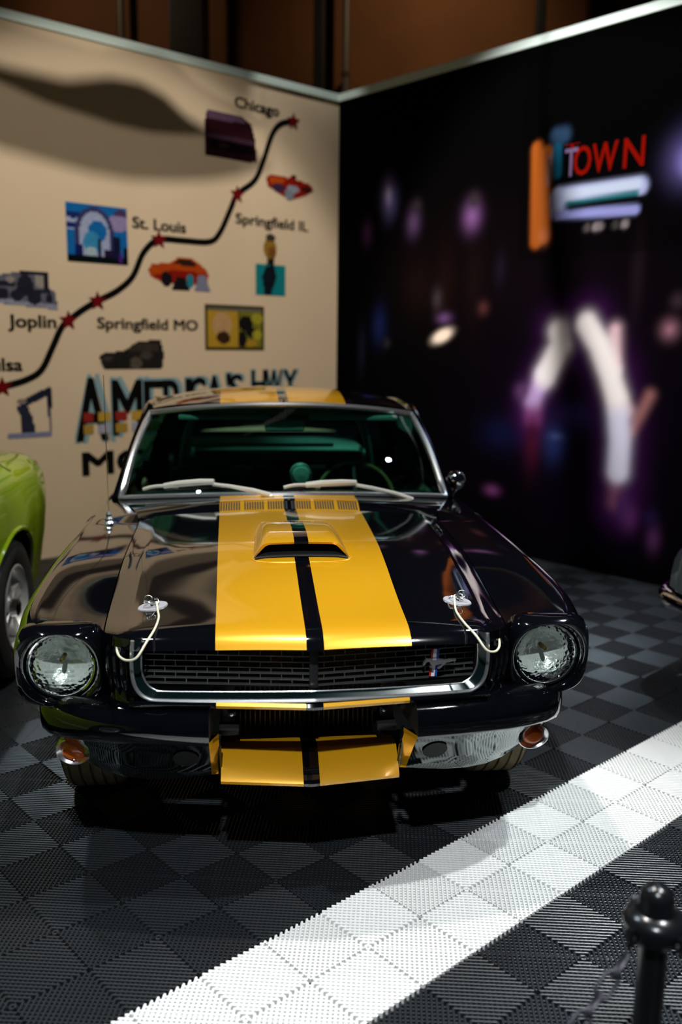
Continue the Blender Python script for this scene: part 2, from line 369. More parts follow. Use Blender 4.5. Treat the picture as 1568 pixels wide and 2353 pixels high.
def inside(poly, X, Y):
    r = np.zeros(X.shape, bool); n = len(poly)
    for i in range(n):
        (x0, y0), (x1, y1) = poly[i], poly[(i+1) % n]
        c = ((y0 > Y) != (y1 > Y)) & (X < (x1-x0)*(Y-y0)/(y1-y0+1e-12)+x0); r ^= c
    return r
def printed(name, parent, x0, x1, y0, y1, shapes, cell=.012, z=.004, base=None, noise=0.):
    # flat print of coloured patches; cells outside every shape are left away
    n, k = max(4, int((x1-x0)/cell)), max(4, int((y1-y0)/cell))
    X, Y = np.meshgrid((np.arange(n)+.5)/n, (np.arange(k)+.5)/k); C = np.zeros((k, n, 3)); A = np.zeros((k, n), bool)
    if base is not None: C[:] = base; A[:] = True
    C0 = .72
    rng = np.random.RandomState(len(name)*7+n)
    for s in shapes:
        if s[0] == 'p': q = inside(s[1], X, Y); c = s[2]
        elif s[0] == 'e': q = ((X-s[1])/s[3])**2+((Y-s[2])/s[4])**2 < 1; c = s[5]
        else: q = (X > s[1]) & (X < s[3]) & (Y > s[2]) & (Y < s[4]); c = s[5]
        C[q] = c; A |= q
    C *= C0
    if noise: C *= (1+noise*(rng.rand(k, n, 1)*2-1))
    vs = [(x0+(x1-x0)*i/n, y0+(y1-y0)*j/k, 0) for j in range(k+1) for i in range(n+1)]
    fs, cs = [], []
    for j in range(k):
        for i in range(n):
            if A[j, i]: fs.append((j*(n+1)+i, j*(n+1)+i+1, (j+1)*(n+1)+i+1, (j+1)*(n+1)+i)); cs.append((*C[j, i], 1))
    used = sorted({i for f in fs for i in f}); mp = {u: a for a, u in enumerate(used)}
    o = add(name, [vs[u] for u in used], [tuple(mp[i] for i in f) for f in fs], PRINT, parent, smooth=False, loc=(0, 0, z))
    a = o.data.attributes.new('ink', 'FLOAT_COLOR', 'FACE'); a.data.foreach_set('color', np.array(cs, 'f').ravel()); return o
# route line and stars (t, z measured on the wall)
route = [(3.6, 1.05), (3.35, 1.2), (3.102, 1.262), (2.929, 1.308), (2.813, 1.377), (2.725, 1.531), (2.652, 1.67), (2.59, 1.727), (2.479, 1.807), (2.359, 1.874), (2.194, 1.957), (2.063, 2.068), (1.965, 2.25), (1.831, 2.353), (1.618, 2.364), (1.375, 2.374), (1.27, 2.453), (1.162, 2.649), (1.096, 2.767), (.921, 2.896), (.831, 3.061), (.74, 3.278), (.649, 3.377), (.515, 3.419)]
rp = [Vector(p) for p in spline([(-t, z, 0) for t, z in route], 5)]
rows = []
for i, q in enumerate(rp):
    d = (rp[min(i+1, len(rp)-1)]-rp[max(i-1, 0)]).normalized(); nrm = Vector((-d.y, d.x, 0))*.024
    rows.append([tuple(q-nrm), tuple(q+nrm)])
add('route_line', *grid(rows, flip=True), INKBLK, wl, smooth=False, loc=(0, 0, .003))
st = []
for k in range(10): a = math.pi/2+k*math.pi/5; r = .075 if k % 2 == 0 else .034; st.append((r*math.cos(a), r*math.sin(a), 0))
for t, z in ((3.102, 1.262), (2.593, 1.727), (2.359, 1.874), (1.831, 2.353), (1.096, 2.767), (.515, 3.419)):
    add('star', st, [tuple(range(10))], INKRED, wl, smooth=False, loc=(-t, z, .006))
text('St. Louis', -2.06, 2.42, .115, INKBLK, wl, width=.46, bold=.07); text('Springfield IL', -1.12, 2.54, .115, INKBLK, wl, width=.76, bold=.07)
text('Joplin', -3.03, 1.67, .125, INKBLK, wl, width=.345, bold=.07); text('Springfield MO', -2.375, 1.675, .115, INKBLK, wl, width=.87, bold=.07)
text('Tulsa', -3.27, 1.37, .125, INKBLK, wl, width=.31, bold=.07); text('Chicago', -1.12, 3.43, .115, INKBLK, wl, width=.44, bold=.07)
text('MOTHER', -2.56, .585, .245, INKBLK, wl, width=1.50, bold=.09)
# large title, letters shrinking towards the corner, pale outline behind and a coloured band across
tx = -2.57
for ch, hh, wd in zip("AMERICA'S HWY", (.49, .44, .41, .38, .35, .32, .30, .28, .26, 0, .24, .24, .24), (.27, .27, .18, .19, .07, .17, .19, .05, .14, .08, .16, .20, .16)):
    if ch != ' ':
        if ch in "I'": wd *= .8
        y0 = 1.335-hh-.03*math.sin(min(1, (tx+2.57)/1.2)*math.pi)+(.035 if tx > -1 else 0)
        size = hh/.73
        text(ch, tx-.012, y0-.012, size*1.03, INKTEAL, wl, width=wd*1.02, bold=.09, z=.003, name='letter_outline')
        text(ch, tx, y0, size, INKBLK, wl, width=wd*.90, bold=.03, z=.005, name='letter')
    tx += wd
printed('letter_band', wl, -2.53, -1.3, .99, 1.06, [('r', i/9+.01, 0, i/9+.09, 1, (.62, .38, .05) if i % 2 else (.35, .03, .02)) for i in range(9)], .02, .007)
printed('letter_band', wl, -2.53, -1.3, .90, .97, [('r', i/9+.01, 0, i/9+.09, 1, (.45, .46, .55) if i % 2 else (.5, .30, .05)) for i in range(9)], .02, .007)
# pictures
DB, MB, LB = (.012, .03, .16), (.01, .16, .48), (.42, .48, .68)
printed('arch_picture', wl, -2.58, -2.10, 2.145, 2.553, [('r', 0, .55, .25, .75, LB), ('e', .12, .80, .14, .06, DB), ('e', .1, .62, .12, .05, DB), ('e', .85, .72, .22, .14, (.35, .28, .5)), ('e', .45, .45, .33, .52, (.05, .05, .16)), ('e', .45, .43, .26, .46, LB), ('e', .5, .55, .15, .18, MB), ('e', .40, .35, .14, .2, (.05, .30, .55)), ('e', .38, .20, .09, .08, (.45, .6, .65)), ('r', .0, 0, 1, .13, (.004, .008, .01)), ('r', .50, .1, .56, .42, (.006, .01, .04)), ('r', .76, .1, .88, .5, (.01, .012, .05)), ('r', .92, .1, 1, .3, (.008, .006, .02)), ('r', .6, .12, .75, .25, (.02, .012, .05)), ('r', .12, .12, .24, .3, (.008, .015, .12)), ('e', .9, .9, .12, .06, (.08, .05, .12)), ('r', .85, .04, .9, .2, (.10, .02, .25))], base=MB, noise=.12)
G0, G1, G2 = (.022, .022, .035), (.15, .15, .19), (.32, .33, .42)
printed('train_picture', wl, -3.28, -2.67, 1.80, 2.07, [('p', [(0, .25), (1, .02), (.98, .45), (.9, .55), (.86, .97), (.55, .92), (.3, .82), (0, .80)], G1), ('p', [(0, .18), (1, .0), (1, .12), (0, .32)], G2), ('e', .62, .58, .1, .28, G0), ('e', .80, .72, .07, .18, (.38, .33, .28)), ('r', .0, .55, .5, .66, G0), ('r', .6, .42, .92, .5, G0), ('e', .35, .36, .08, .15, G0), ('e', .52, .33, .08, .15, G0), ('e', .72, .28, .09, .17, G0), ('e', .9, .28, .05, .12, G0), ('r', .55, .85, .88, .95, G0), ('r', .84, .5, .9, .95, G0), ('e', .45, .72, .06, .08, (.35, .3, .27))], noise=.2)
OR, RD, KK = (.52, .07, .008), (.30, .012, .006), (.012, .010, .012)
def carprint(x0, x1, y0, y1, tail=True):
    return printed('car_picture', wl, x0, x1, y0, y1, [('p', [(.0, .55), (.06, .75), (.35, .82), (.48, 1), (.72, .98), (.92, .72), (.98, .5), (.9, .2), (.25, .2), (.05, .35)], OR), ('p', [(.05, .38), (.4, .62), (.95, .55), (.92, .25), (.3, .22)], RD), ('p', [(.40, .83), (.5, .95), (.7, .93), (.78, .78), (.6, .74)], (.03, .014, .01)), ('e', .28, .32, .09, .22, KK), ('p', [(.36, .0), (.44, .38), (.58, .38), (.66, .0)], KK), ('e', .66, .30, .06, .22, (.02, .25, .33)), ('p', [(.74, .02), (.80, .5), (.92, .5), (1, .02)], (.25, .25, .36))], noise=.1)
carprint(-1.93, -1.37, 1.985, 2.235); printed('car_picture', wl, -.80, -.29, 2.78, 2.99, [('p', [(.0, .75), (.1, .9), (.45, .85), (.55, 1), (.62, .85), (.95, .72), (1, .5), (.8, .25), (.5, .0), (.2, .25), (.02, .45)], RD), ('p', [(.03, .7), (.12, .85), (.4, .8), (.35, .62), (.1, .55)], OR), ('e', .55, .45, .13, .16, (.33, .34, .42)), ('e', .47, .22, .10, .2, (.22, .25, .3)), ('e', .25, .42, .14, .16, (.05, .025, .06)), ('e', .58, .92, .05, .07, KK), ('e', .85, .5, .12, .12, (.06, .01, .01))], noise=.1)
printed('museum_picture', wl, -1.40, -.90, 3.03, 3.37, [('p', [(0, .0), (1, .02), (.98, .5), (.9, .85), (.7, 1), (.05, 1), (0, .7)], (.028, .006, .010)), ('r', .02, .38, .98, .5, (.06, .025, .045)), ('p', [(.05, .82), (.8, .85), (.7, 1), (.05, 1)], (.14, .08, .14)), ('r', .08, .18, .95, .38, (.006, .003, .004)), ('e', .35, .28, .12, .06, (.03, .014, .008))], noise=.1)
printed('figure_picture', wl, -.915, -.60, 1.985, 2.49, [('r', .0, .0, 1, .5, (.008, .25, .27)), ('p', [(.3, .0), (.2, .3), (.35, .48), (.62, .5), (.7, .3), (.5, .0)], (.008, .012, .018)), ('p', [(.36, .5), (.38, .62), (.6, .62), (.62, .5)], (.02, .014, .01)), ('e', .48, .76, .22, .16, (.36, .19, .025)), ('e', .55, .70, .14, .09, (.22, .09, .02)), ('e', .50, .94, .16, .06, (.05, .045, .03))], noise=.08)
YL, YD = (.55, .33, .03), (.06, .045, .012)
printed('postcard_picture', wl, -1.425, -.83, 1.525, 1.89, [('r', .05, .08, .55, .9, YL), ('r', .05, .86, .95, .94, (.16, .15, .11)), ('e', .28, .55, .16, .3, (.6, .36, .16)), ('e', .30, .28, .11, .14, (.05, .022, .012)), ('r', .57, .08, .95, .86, (.22, .20, .02)), ('e', .68, .6, .12, .18, KK), ('e', .78, .4, .1, .12, KK), ('e', .88, .72, .10, .12, (.42, .38, .03)), ('e', .88, .35, .08, .12, (.45, .40, .03)), ('e', .75, .16, .12, .08, (.5, .28, .03)), ('e', .62, .25, .07, .18, KK)], base=YD, noise=.1)
printed('black_car_picture', wl, -2.36, -1.81, 1.365, 1.60, [('p', [(0, .45), (.06, .05), (.96, .03), (1, .5), (.95, 1), (.6, .95), (.35, .62), (.08, .58)], (.02, .018, .016)), ('p', [(.38, .62), (.6, .9), (.9, .92), (.92, .65)], (.05, .04, .032)), ('e', .55, .25, .09, .2, (.11, .085, .06)), ('e', .12, .4, .08, .1, (.05, .045, .04)), ('e', .72, .5, .1, .12, (.07, .055, .045))], noise=.25)
printed('oil_pump_picture', wl, -3.08, -2.745, .90, 1.26, [('r', 0, .0, .95, .09, (.26, .28, .42)), ('p', [(.3, .09), (.28, .45), (.2, .6), (.42, .7), (.55, .4), (.6, .09)], (.03, .032, .06)), ('p', [(.3, .72), (.95, 1), (1, .85), (.35, .6)], (.02, .022, .045)), ('p', [(.88, .55), (.93, .98), (1, .95), (.98, .55)], (.02, .02, .04)), ('p', [(.92, .09), (.90, .6), (.95, .6), (.96, .09)], (.10, .09, .13)), ('e', .33, .72, .1, .05, (.3, .25, .2))], noise=.15)
# sign lettering of the right wall
for ch, x, m in (('T', 2.375, SIGNMAU), ('O', 2.445, SIGNRED), ('W', 2.60, SIGNRED), ('N', 2.82, SIGNRED)):
    text(ch, x, 2.745, .27, m, wr, width={'T': .10, 'O': .135, 'W': .19, 'N': .15}[ch], bold=.02, name='sign_letter')
text('T', 2.37, 2.925, .05, SIGNRED, wr, width=.12, name='sign_letter')

# ------------------------------------------------------------------ hall behind the booth
struct(add('wall_back', *box(-9, 11, 10.6, 10.8, 0, 9), BROWN, smooth=False))
def hallpost(nm, x, wd, y, m, label, cat):
    tag(add(nm, *join(bbox(x-wd/2, x+wd/2, y, y+wd, 0, 8.9, .02), bbox(x-wd*.9, x+wd*.9, y-wd*.3, y+wd*1.2, 0, .04, .01)), m, smooth=False), label, cat)

# ------------------------------------------------------------------ striped coupe
TH = math.radians(9.2); X0 = .7127; YO = 2.3
def carpos(x, y, z=0): return Vector((X0+math.cos(TH)*x-math.sin(TH)*y, math.sin(TH)*x+math.cos(TH)*y, z))
CAR = empty('coupe_car', carpos(0, YO), TH); tag(CAR, 'glossy black fastback coupe with twin gold racing stripes and hood scoop', 'car')
def cp(name, vf, m, parent=CAR, smooth=True, angle=38):
    return add(name, vf[0], vf[1], m, parent, smooth, (0, -YO, 0) if parent is CAR else None, angle)
# hood
yf = lambda x: IT(abs(x), [0, .25, .40, .49, .545, .585], [.125, .155, .180, .205, .26, .33])
xg = lambda y: IS(y, [.2, .33, .5, 1.47, 1.62], [.58, .583, .592, .606, .615])
zc = lambda y: IS(y, [.125, .2, .3, .4, .55, .7, .9, 1.2, 1.5, 1.7], [.808, .818, .828, .840, .861, .882, .901, .909, .912, .93])
def hood_z(x, y):
    f = yf(min(abs(x), .585)); ye = .125+(y-f)*(1.47-.125)/(1.47-f)
    c = IS(y, [.12, .3, .5, 1.0, 1.5], [.018, .026, .032, .03, .02]); g = xg(max(y, .33)); xc = .89*g
    z = zc(ye)-c*(x/xc)**2
    if abs(x) > xc: z -= .014*math.sin((abs(x)-xc)/(g-xc)*math.pi/2)
    return z
SS = np.concatenate([np.linspace(0, .8, 17), np.linspace(.83, 1, 10)])
SS = np.concatenate([-SS[::-1], SS[1:]])
rows = []
VV = [0, .012, .03, .05, .08]+list(np.linspace(.12, 1, 26))
def hood_pt(s, v):
    x = s*.585; f = yf(x); y = f+(1.47-f)*v; x = s*(xg(y) if abs(s) > .9 else .585+(xg(y)-.585)*abs(s)); return x, y
lipd = {0: .030, .012: .014, .03: .005, .05: .001}
rows.append([(lambda x, y: (x, y+.02, hood_z(x, y)-.038))(*hood_pt(s, 0)) for s in SS])
for v in VV: rows.append([(lambda x, y: (x, y, hood_z(x, y)-lipd.get(v, 0)))(*hood_pt(s, v)) for s in SS])
rows.append([(p[0], p[1], p[2]-.03) for p in rows[-1]])
HOOD = cp('hood', grid(rows), STRIPED, angle=60)
# hood scoop
rows = []
for y, hw, ht in ((.755, .150, .046), (.775, .150, .050), (.85, .147, .050), (1.0, .145, .040), (1.12, .140, .026), (1.22, .132, .008), (1.26, .128, -.004)):
    row = []
    for s in np.linspace(-1, 1, 25):
        a = abs(s); k = 1 if a < .72 else max(0., 1-((a-.72)/.28)**2.0)**.6
        x = hw*s*(1.08 if a > .98 else 1)
        row.append((x, y-(.012*(1-k)), hood_z(x, y)+ht*k-(.006 if k == 0 else 0)))
    rows.append(row)
sc = grid(rows); inn = [[(p[0]*.95, p[1]+.004, max(hood_z(p[0], p[1])+.002, p[2]-.007)) for p in rows[0]], [(p[0]*.93, p[1]+.12, max(hood_z(p[0], p[1]+.12)+.002, p[2]-.012)) for p in rows[0]]]
lip = grid([rows[0], inn[0]], flip=True)
SCOOP = cp('hood_scoop', join(sc, lip), STRIPED, HOOD, angle=50)
cp('scoop_opening', join(grid(inn, flip=True), grid([inn[1], [(p[0], p[1], hood_z(p[0], p[1])+.001) for p in inn[1]]], flip=True), grid([[(p[0], p[1]-.02, hood_z(p[0], p[1])+.0015) for p in inn[0]], [(p[0], p[1], hood_z(p[0], p[1])+.0015) for p in inn[1]]])), DARK, HOOD)
arc = [(.165*s, .745-.055*math.sqrt(max(0, 1-abs(s)**3)), 0) for s in np.linspace(-1, 1, 31)]
cp('scoop_bead', tube([(x, y, hood_z(x, y)-.001) for x, y, _ in arc], .004, 6), STRIPED, HOOD)
# hood pins with lanyards
lan = [(.442, .425, hood_z(.442, .425)+.018), (.436, .39, hood_z(.436, .39)+.007), (.428, .33, hood_z(.428, .33)+.006), (.432, .25, hood_z(.432, .25)+.005), (.447, .178, .792), (.470, .150, .760), (.498, .165, .748), (.522, .205, .746), (.534, .245, .752), (.538, .285, .765)]
for sg in (-1, 1):
    px, py = .455*sg, .44; z0 = hood_z(px, py)+.0005
    n = 28; ring = lambda r, zz: [(px+.044*r*math.cos(2*math.pi*i/n), py+.032*r*math.sin(2*math.pi*i/n), hood_z(px+.044*r*math.cos(2*math.pi*i/n), py+.032*r*math.sin(2*math.pi*i/n))+zz) for i in range(n)]
    pl = cp('hood_pin_plate', grid([ring(1, 0), ring(.97, .003), ring(.6, .0035), ring(.02, .0035)], cu=True), PLATE, HOOD)
    cp('pin_post', lathe([(.0075, 0), (.0075, .012), (.005, .017), (.005, .026), (.0001, .028)], 12, 'z', (px, py, z0)), CHROME, pl)
    clip = [(px+.016*math.cos(a)*1.3-.004, py+.016*math.sin(a), z0+.014+.006*math.sin(2*a)) for a in np.linspace(0, 4.6*math.pi, 40)]
    cp('pin_clip', tube(clip, .0022, 6), STEEL, pl)
    cp('clip_ring', tube([(px+.012*math.cos(a)+.012*sg, py-.008+.004*math.sin(a), z0+.024+.010*math.sin(a)) for a in np.linspace(0, 2*math.pi, 20)[:-1]], .0018, 6, True), STEEL, pl)
    cp('lanyard', tube(spline([(sg*x, y, z) for x, y, z in lan], 6), .0033, 8), CORD, HOOD)
# fenders, doors and quarters
xo = lambda y: IS(y, [.30, .36, .45, .6, 1.9, 3, 4.0, 4.6, 4.9], [.755, .772, .79, .80, .80, .79, .78, .75, .70])
zt = lambda y: IS(y, [.30, .36, .45, .6, .9, 1.4, 1.9, 2.6, 3.3, 4.0, 4.7, 4.9], [.800, .810, .822, .836, .858, .867, .874, .876, .905, .945, .93, .91])
AX = (1.03, 3.86)
def zbot(y):
    z = IT(y, [.3, .5, .68, 1.3, 4.4, 4.9], [.62, .60, .56, .20, .20, .36])
    for a in AX:
        if abs(y-a) < .375: z = max(z, .33+math.sqrt(.375**2-(y-a)**2))
    return z
def inner(y):
    if y <= 1.47: return xg(max(y, .33))+.004, hood_z(xg(max(y, .33)), max(y, .33))-.001
    return IT(y, [1.47, 1.62, 1.92, 3.2, 4.3, 4.9], [.611, .64, .752, .745, .72, .68]), IT(y, [1.47, 1.62, 1.92, 3.2, 4.3, 4.9], [.893, .892, .886, .90, .955, .915])
def body_sec(y):
    xi, zi = inner(y); X, Z = xo(y), zt(y); zb = zbot(y); out = [(xi, y, zi-.03), (xi, y, zi)]
    for f, dz in ((.12, .10), (.4, .45), (.75, .85), (.92, .99)): out.append((xi+(X-xi)*f, y, zi+(Z-zi)*dz))
    out.append((X, y, Z)); fl_ = 0.012*max(math.exp(-((y-a)/.3)**2) for a in AX)
    prof = [(.014, -.006), (.030, -.020), (.045, -.045), (.056, -.085), (.064, -.16), (.064, -.25), (.054, -.36), (.044, -.48), (.030, -.60), (.018, -.66)]
    for dx, dz in prof:
        z = Z+dz; lo = zb
        if z < lo: z = lo
        t = (Z-z); dx2 = IT(t, [-p[1] for p in prof], [p[0] for p in prof])
        out.append((X+dx2+(fl_ if t > .12 else 0), y, z))
    return out
ys = sorted(set([.325, .34, .36, .40, .45, .52]+list(np.linspace(.6, 4.85, 86))+[4.88]))
rows = [body_sec(y) for y in ys]
side = grid(rows, flip=True)
BODY = cp('body_shell', join(side, mir(side)), BLACK, angle=50)
for sg in (-1, 1):       # wheel-arch lips and door seams
    for a in AX:
        pts = []
        for t in np.linspace(-1, 1, 31):
            y = a+.374*math.sin(t*math.pi/2); q = body_sec(y)[-1]; pts.append((sg*(q[0]-.004), y, max(q[2], .33+math.sqrt(max(0, .375**2-(y-a)**2)))))
        cp('wheel_arch_lip', tube(pts, .007, 6), BLACK, BODY)
    for yd in (1.60, 2.95):
        q = [p for p in body_sec(yd)][6:]; cp('door_seam', tube([(sg*(p[0]+.0005), p[1], p[2]) for p in q], .0025, 4), DARK, BODY)
    cp('door_handle', bbox(*sorted((sg*.868, sg*.884)), 2.68, 2.84, .73, .75, .005), CHROME, BODY)
# cowl with vents
def cowl_z(x, y): return IT(y, [1.475, 1.50, 1.57, 1.60, 1.70, 1.95], [.902, .908, .934, .937, .935, .935])-.05*(x/.74)**2
rows = []
for v in np.linspace(0, 1, 8):
    rows.append([(lambda X, Y: (X, Y, cowl_z(X, Y)))(s*(.606+(.752-.606)*v), 1.478+(1.70+.23*s*s-1.478)*v) for s in np.linspace(-1, 1, 41)])
COWL = cp('cowl_panel', grid(rows), STRIPED)
for g in range(6):
    x0 = -.285+g*.097; sl = []
    for k in range(8):
        x = x0+k*.0105; za, zb2 = cowl_z(x, 1.504), cowl_z(x, 1.567); v8 = [(xx, yy, (za if yy < 1.53 else zb2)+dz) for dz in (-.006, .0014) for yy in (1.504, 1.567) for xx in (x, x+.0062)]; sl.append((v8, box(0, 1, 0, 1, 0, 1)[1]))
    cp('cowl_vent', join(*sl), DARK, COWL, smooth=False)
    cp('vent_lip', tube([(x0-.003, 1.578, cowl_z(x0, 1.578)+.001), (x0+.083, 1.578, cowl_z(x0+.08, 1.578)+.001)], .004, 6), STRIPED, COWL)
# windshield, trim, pillars, roof
def ws(u, v, off=0.):
    k = u*u; a = Vector((.735*u, 1.685+.215*k, .937-.047*k)); b = Vector((.637*u, 2.165+.135*k, 1.292-.052*k))
    q = a.lerp(b, v); n = Vector((.35*u, -.6, .8)).normalized(); return tuple(q+n*(.022*math.sin(math.pi*v)+off))
WS = cp('windshield', grid([[ws(u, v) for u in np.linspace(-1, 1, 33)] for v in np.linspace(0, 1, 13)]), GLASS)
loop = [ws(u, 0, .004) for u in np.linspace(-1, 1, 33)]+[ws(1, v, .004) for v in np.linspace(.06, .94, 10)]+[ws(u, 1, .004) for u in np.linspace(1, -1, 33)]+[ws(-1, v, .004) for v in np.linspace(.94, .06, 10)]
cp('windshield_trim', tube(loop, .0135, 8, True), TRIM, WS)
cp('trim_clip', tube([ws(0, 1.0, .012), ws(0, 1.02, .02)], .006, 8), CHROME, WS)
zr = lambda y: IS(y, [2.165, 2.4, 2.7, 3.0, 3.3, 3.8, 4.3, 4.8], [1.308, 1.338, 1.352, 1.347, 1.318, 1.21, 1.07, .955])
wr_ = lambda y: IS(y, [2.2, 2.6, 3.2, 3.8, 4.3, 4.8], [.645, .64, .61, .61, .66, .69])
def roof_pt(u, y):
    k = u*u; return (wr_(y)*u, y, zr(y)-.052*k-.016*k**4)
def roof_rows(v0, v1, n):
    R = []
    for v in np.linspace(v0, v1, n):
        row = []
        for u in np.linspace(-1, 1, 33):
            y0 = 2.175+.135*u*u; y = y0+(4.8-y0)*v; row.append(roof_pt(u, y))
        R.append(row)
    return R
R1 = roof_rows(0, .38, 14); R1.insert(0, [(p[0], p[1]-.004, p[2]-.018) for p in R1[0]])
cp('roof', grid(R1), STRIPED, angle=60)
cp('rear_window', grid(roof_rows(.38, .80, 10)), SIDEGL)
cp('rear_deck', grid(roof_rows(.80, 1, 5)), STRIPED)
for sg in (-1, 1):
    top = lambda t: roof_pt(sg*1.0, 2.31+(4.8-2.31)*t); bot = lambda t: (sg*inner(1.93+(4.8-1.93)*t)[0], 1.93+(4.8-1.93)*t, inner(1.93+(4.8-1.93)*t)[1])
    def sd(t0, t1, n): return grid([[tuple(Vector(bot(t)).lerp(Vector(top(t)), v)+Vector((sg*.02*math.sin(math.pi*v), 0, 0))) for v in np.linspace(0, 1, 7)] for t in np.linspace(t0, t1, n)], flip=sg < 0)
    cp('side_window', sd(.02, .44, 8), SIDEGL); cp('rear_pillar', sd(.44, 1, 12), BLACK)
    q0, q1 = Vector(ws(sg, 0)), Vector(ws(sg, 1))
    pil = [q0+Vector((sg*.024, .02, -.01)), q0.lerp(q1, .5)+Vector((sg*.026, .024, .0)), q1+Vector((sg*.018, .02, .004)), Vector(roof_pt(sg, 2.45))+Vector((sg*.008, 0, -.004)), Vector(roof_pt(sg, 2.8))+Vector((sg*.008, 0, -.004)), Vector(roof_pt(sg, 3.3))+Vector((sg*.006, 0, -.006))]
    cp('windshield_pillar', tube(spline(pil, 5), .022, 8), BLACK)
# wipers
for piv, mid, b0, b1 in (((-.076, 1.672, .928), (-.323, 1.765, .974), (-.632, 1.868, .937), (-.318, 1.770, .978)), ((.553, 1.772, .890), (.300, 1.747, .971), (-.018, 1.703, .968), (.300, 1.751, .974))):
    wp = cp('wiper', lathe([(.016, -.02), (.016, .012), (.009, .02), (.0001, .022)], 14, 'z', piv), IVORY)
    P, Q = Vector(piv)+Vector((0, -.006, .012)), Vector(mid)
    cp('wiper_arm', tube([P, P.lerp(Q, .3)+Vector((0, 0, .006)), P.lerp(Q, .7)+Vector((0, 0, .006)), Q], [.012, .011, .008, .008], 8), IVORY, wp)
    A, B = Vector(b0), Vector(b1); d = (B-A)
    cp('wiper_blade_bridge', tube([A.lerp(B, .30)+Vector((0, -.008, .008)), A.lerp(B, .5)+Vector((0, -.012, .012)), A.lerp(B, .8)+Vector((0, -.012, .012)), B+Vector((0, -.008, .008))], [.012, .0145, .0145, .012], 8), IVORY, wp)
    cp('wiper_blade_yoke', tube(spline([A, A.lerp(B, .12)+Vector((0, -.005, .008)), A.lerp(B, .3)+Vector((0, -.006, .008)), A.lerp(B, .5)+Vector((0, -.002, -.004))], 4), .0075, 6), IVORY, wp)
    cp('wiper_rubber', tube([A+Vector((0, .002, -.006)), A.lerp(B, .5)+Vector((0, .002, -.008)), B+Vector((0, .002, -.006))], .004, 6), SATIN, wp)
# grille
yg = lambda x: .140+.125*abs(x)
half = [(.486, .79), (.490, .74), (.490, .70), (.485, .668), (.472, .643), (.450, .628), (.42, .623), (.30, .624), (.15, .627), (.02, .631)]
halfi = [(.462, .79), (.466, .74), (.466, .70), (.461, .678), (.450, .658), (.432, .645), (.408, .640), (.29, .641), (.145, .644), (.02, .648)]
def both(h, dy): return [(x, yg(x)+dy, z) for x, z in h]+[(-x, yg(x)+dy, z) for x, z in reversed(h)]
GR = cp('grille_surround', tube(spline(both(half, 0), 4), .0055, 8), TRIM)
cp('inner_molding', tube(spline(both(halfi, .022), 4), .0028, 6), TRIM, GR)
cp('grille_bezel', grid([spline(both(half, .003), 4), spline(both(halfi, .022), 4)], flip=True), mat('bezel_gloss', (.004, .012, .012), .12, .2), GR)
GB = cp('grille', tube(spline(both(halfi, .072), 4), .004, 6), SATIN)
BAR = mat('grille_bar_metal', (.19, .20, .195), .35, .8)
zs = [.652+i*.0168 for i in range(9)]
for z in zs:
    def br(x): return (x, yg(x)+.070, z)
    xs = [-.462, -.3, -.15, 0, .15, .3, .462]
    cp('grille_bar', grid([[ (x, yg(x)+.052, z+.0014) for x in xs], [(x, yg(x)+.052, z-.0014) for x in xs], [(x, yg(x)+.09, z-.0012) for x in xs], [(x, yg(x)+.09, z+.0012) for x in xs]], cv=True), BAR, GB, smooth=False)
tk = []
for i, z in enumerate(zs[:-1]):
    for k in range(-8, 9):
        x = (k+(.5 if i % 2 else 0))*.058
        if abs(x) > .455: continue
        tk.append(box(x-.0012, x+.0012, yg(x)+.053, yg(x)+.09, z, z+.0168))
o = cp('grille_mesh', join(*tk), BAR, GB, smooth=False); o['kind'] = 'stuff'
cp('grille_center_post', bbox(-.012, .012, .180, .215, .650, .79, .003), SATIN, GB)
# running horse emblem with tricolour bar
EM = cp('grille_emblem', prism([(.334, .660), (.346, .660), (.352, .740), (.340, .740)], .222, .228, lambda u, v, d: (u, d, v)), WHT, GB, smooth=False)
for dx, m in ((-.0062, RED), (.0062, BLU)):
    cp('emblem_band', prism([(.3335+dx, .660), (.3465+dx-.006, .660), (.3525+dx-.006, .740), (.3395+dx, .740)] if dx > 0 else [(.3285, .660), (.334, .660), (.340, .740), (.3345, .740)], .2215, .2275, lambda u, v, d: (u+(.004 if dx > 0 else 0), d, v)), m, EM, smooth=False)
horse = [(365, 322), (372, 300), (392, 272), (408, 258), (424, 252), (432, 262), (455, 258), (490, 264), (540, 262), (600, 264), (622, 272), (650, 268), (680, 262), (720, 266), (746, 262), (742, 278), (700, 282), (665, 292), (640, 292), (628, 302), (606, 322), (585, 345), (566, 362), (548, 372), (536, 362), (560, 346), (578, 322), (588, 308), (560, 312), (536, 320), (512, 326), (494, 328), (480, 318), (486, 338), (496, 352), (482, 360), (462, 352), (445, 350), (450, 342), (470, 342), (462, 322), (446, 296), (434, 282), (418, 282), (402, 292), (388, 316), (374, 330)]
cp('horse_figure', prism([(.307+(a-365)/5.227*.00128, .7015-(b-300)/5.227*.00128+.003) for a, b in reversed(horse)], .204, .216, lambda u, v, d: (u, d, v)), TRIM, EM, smooth=False)
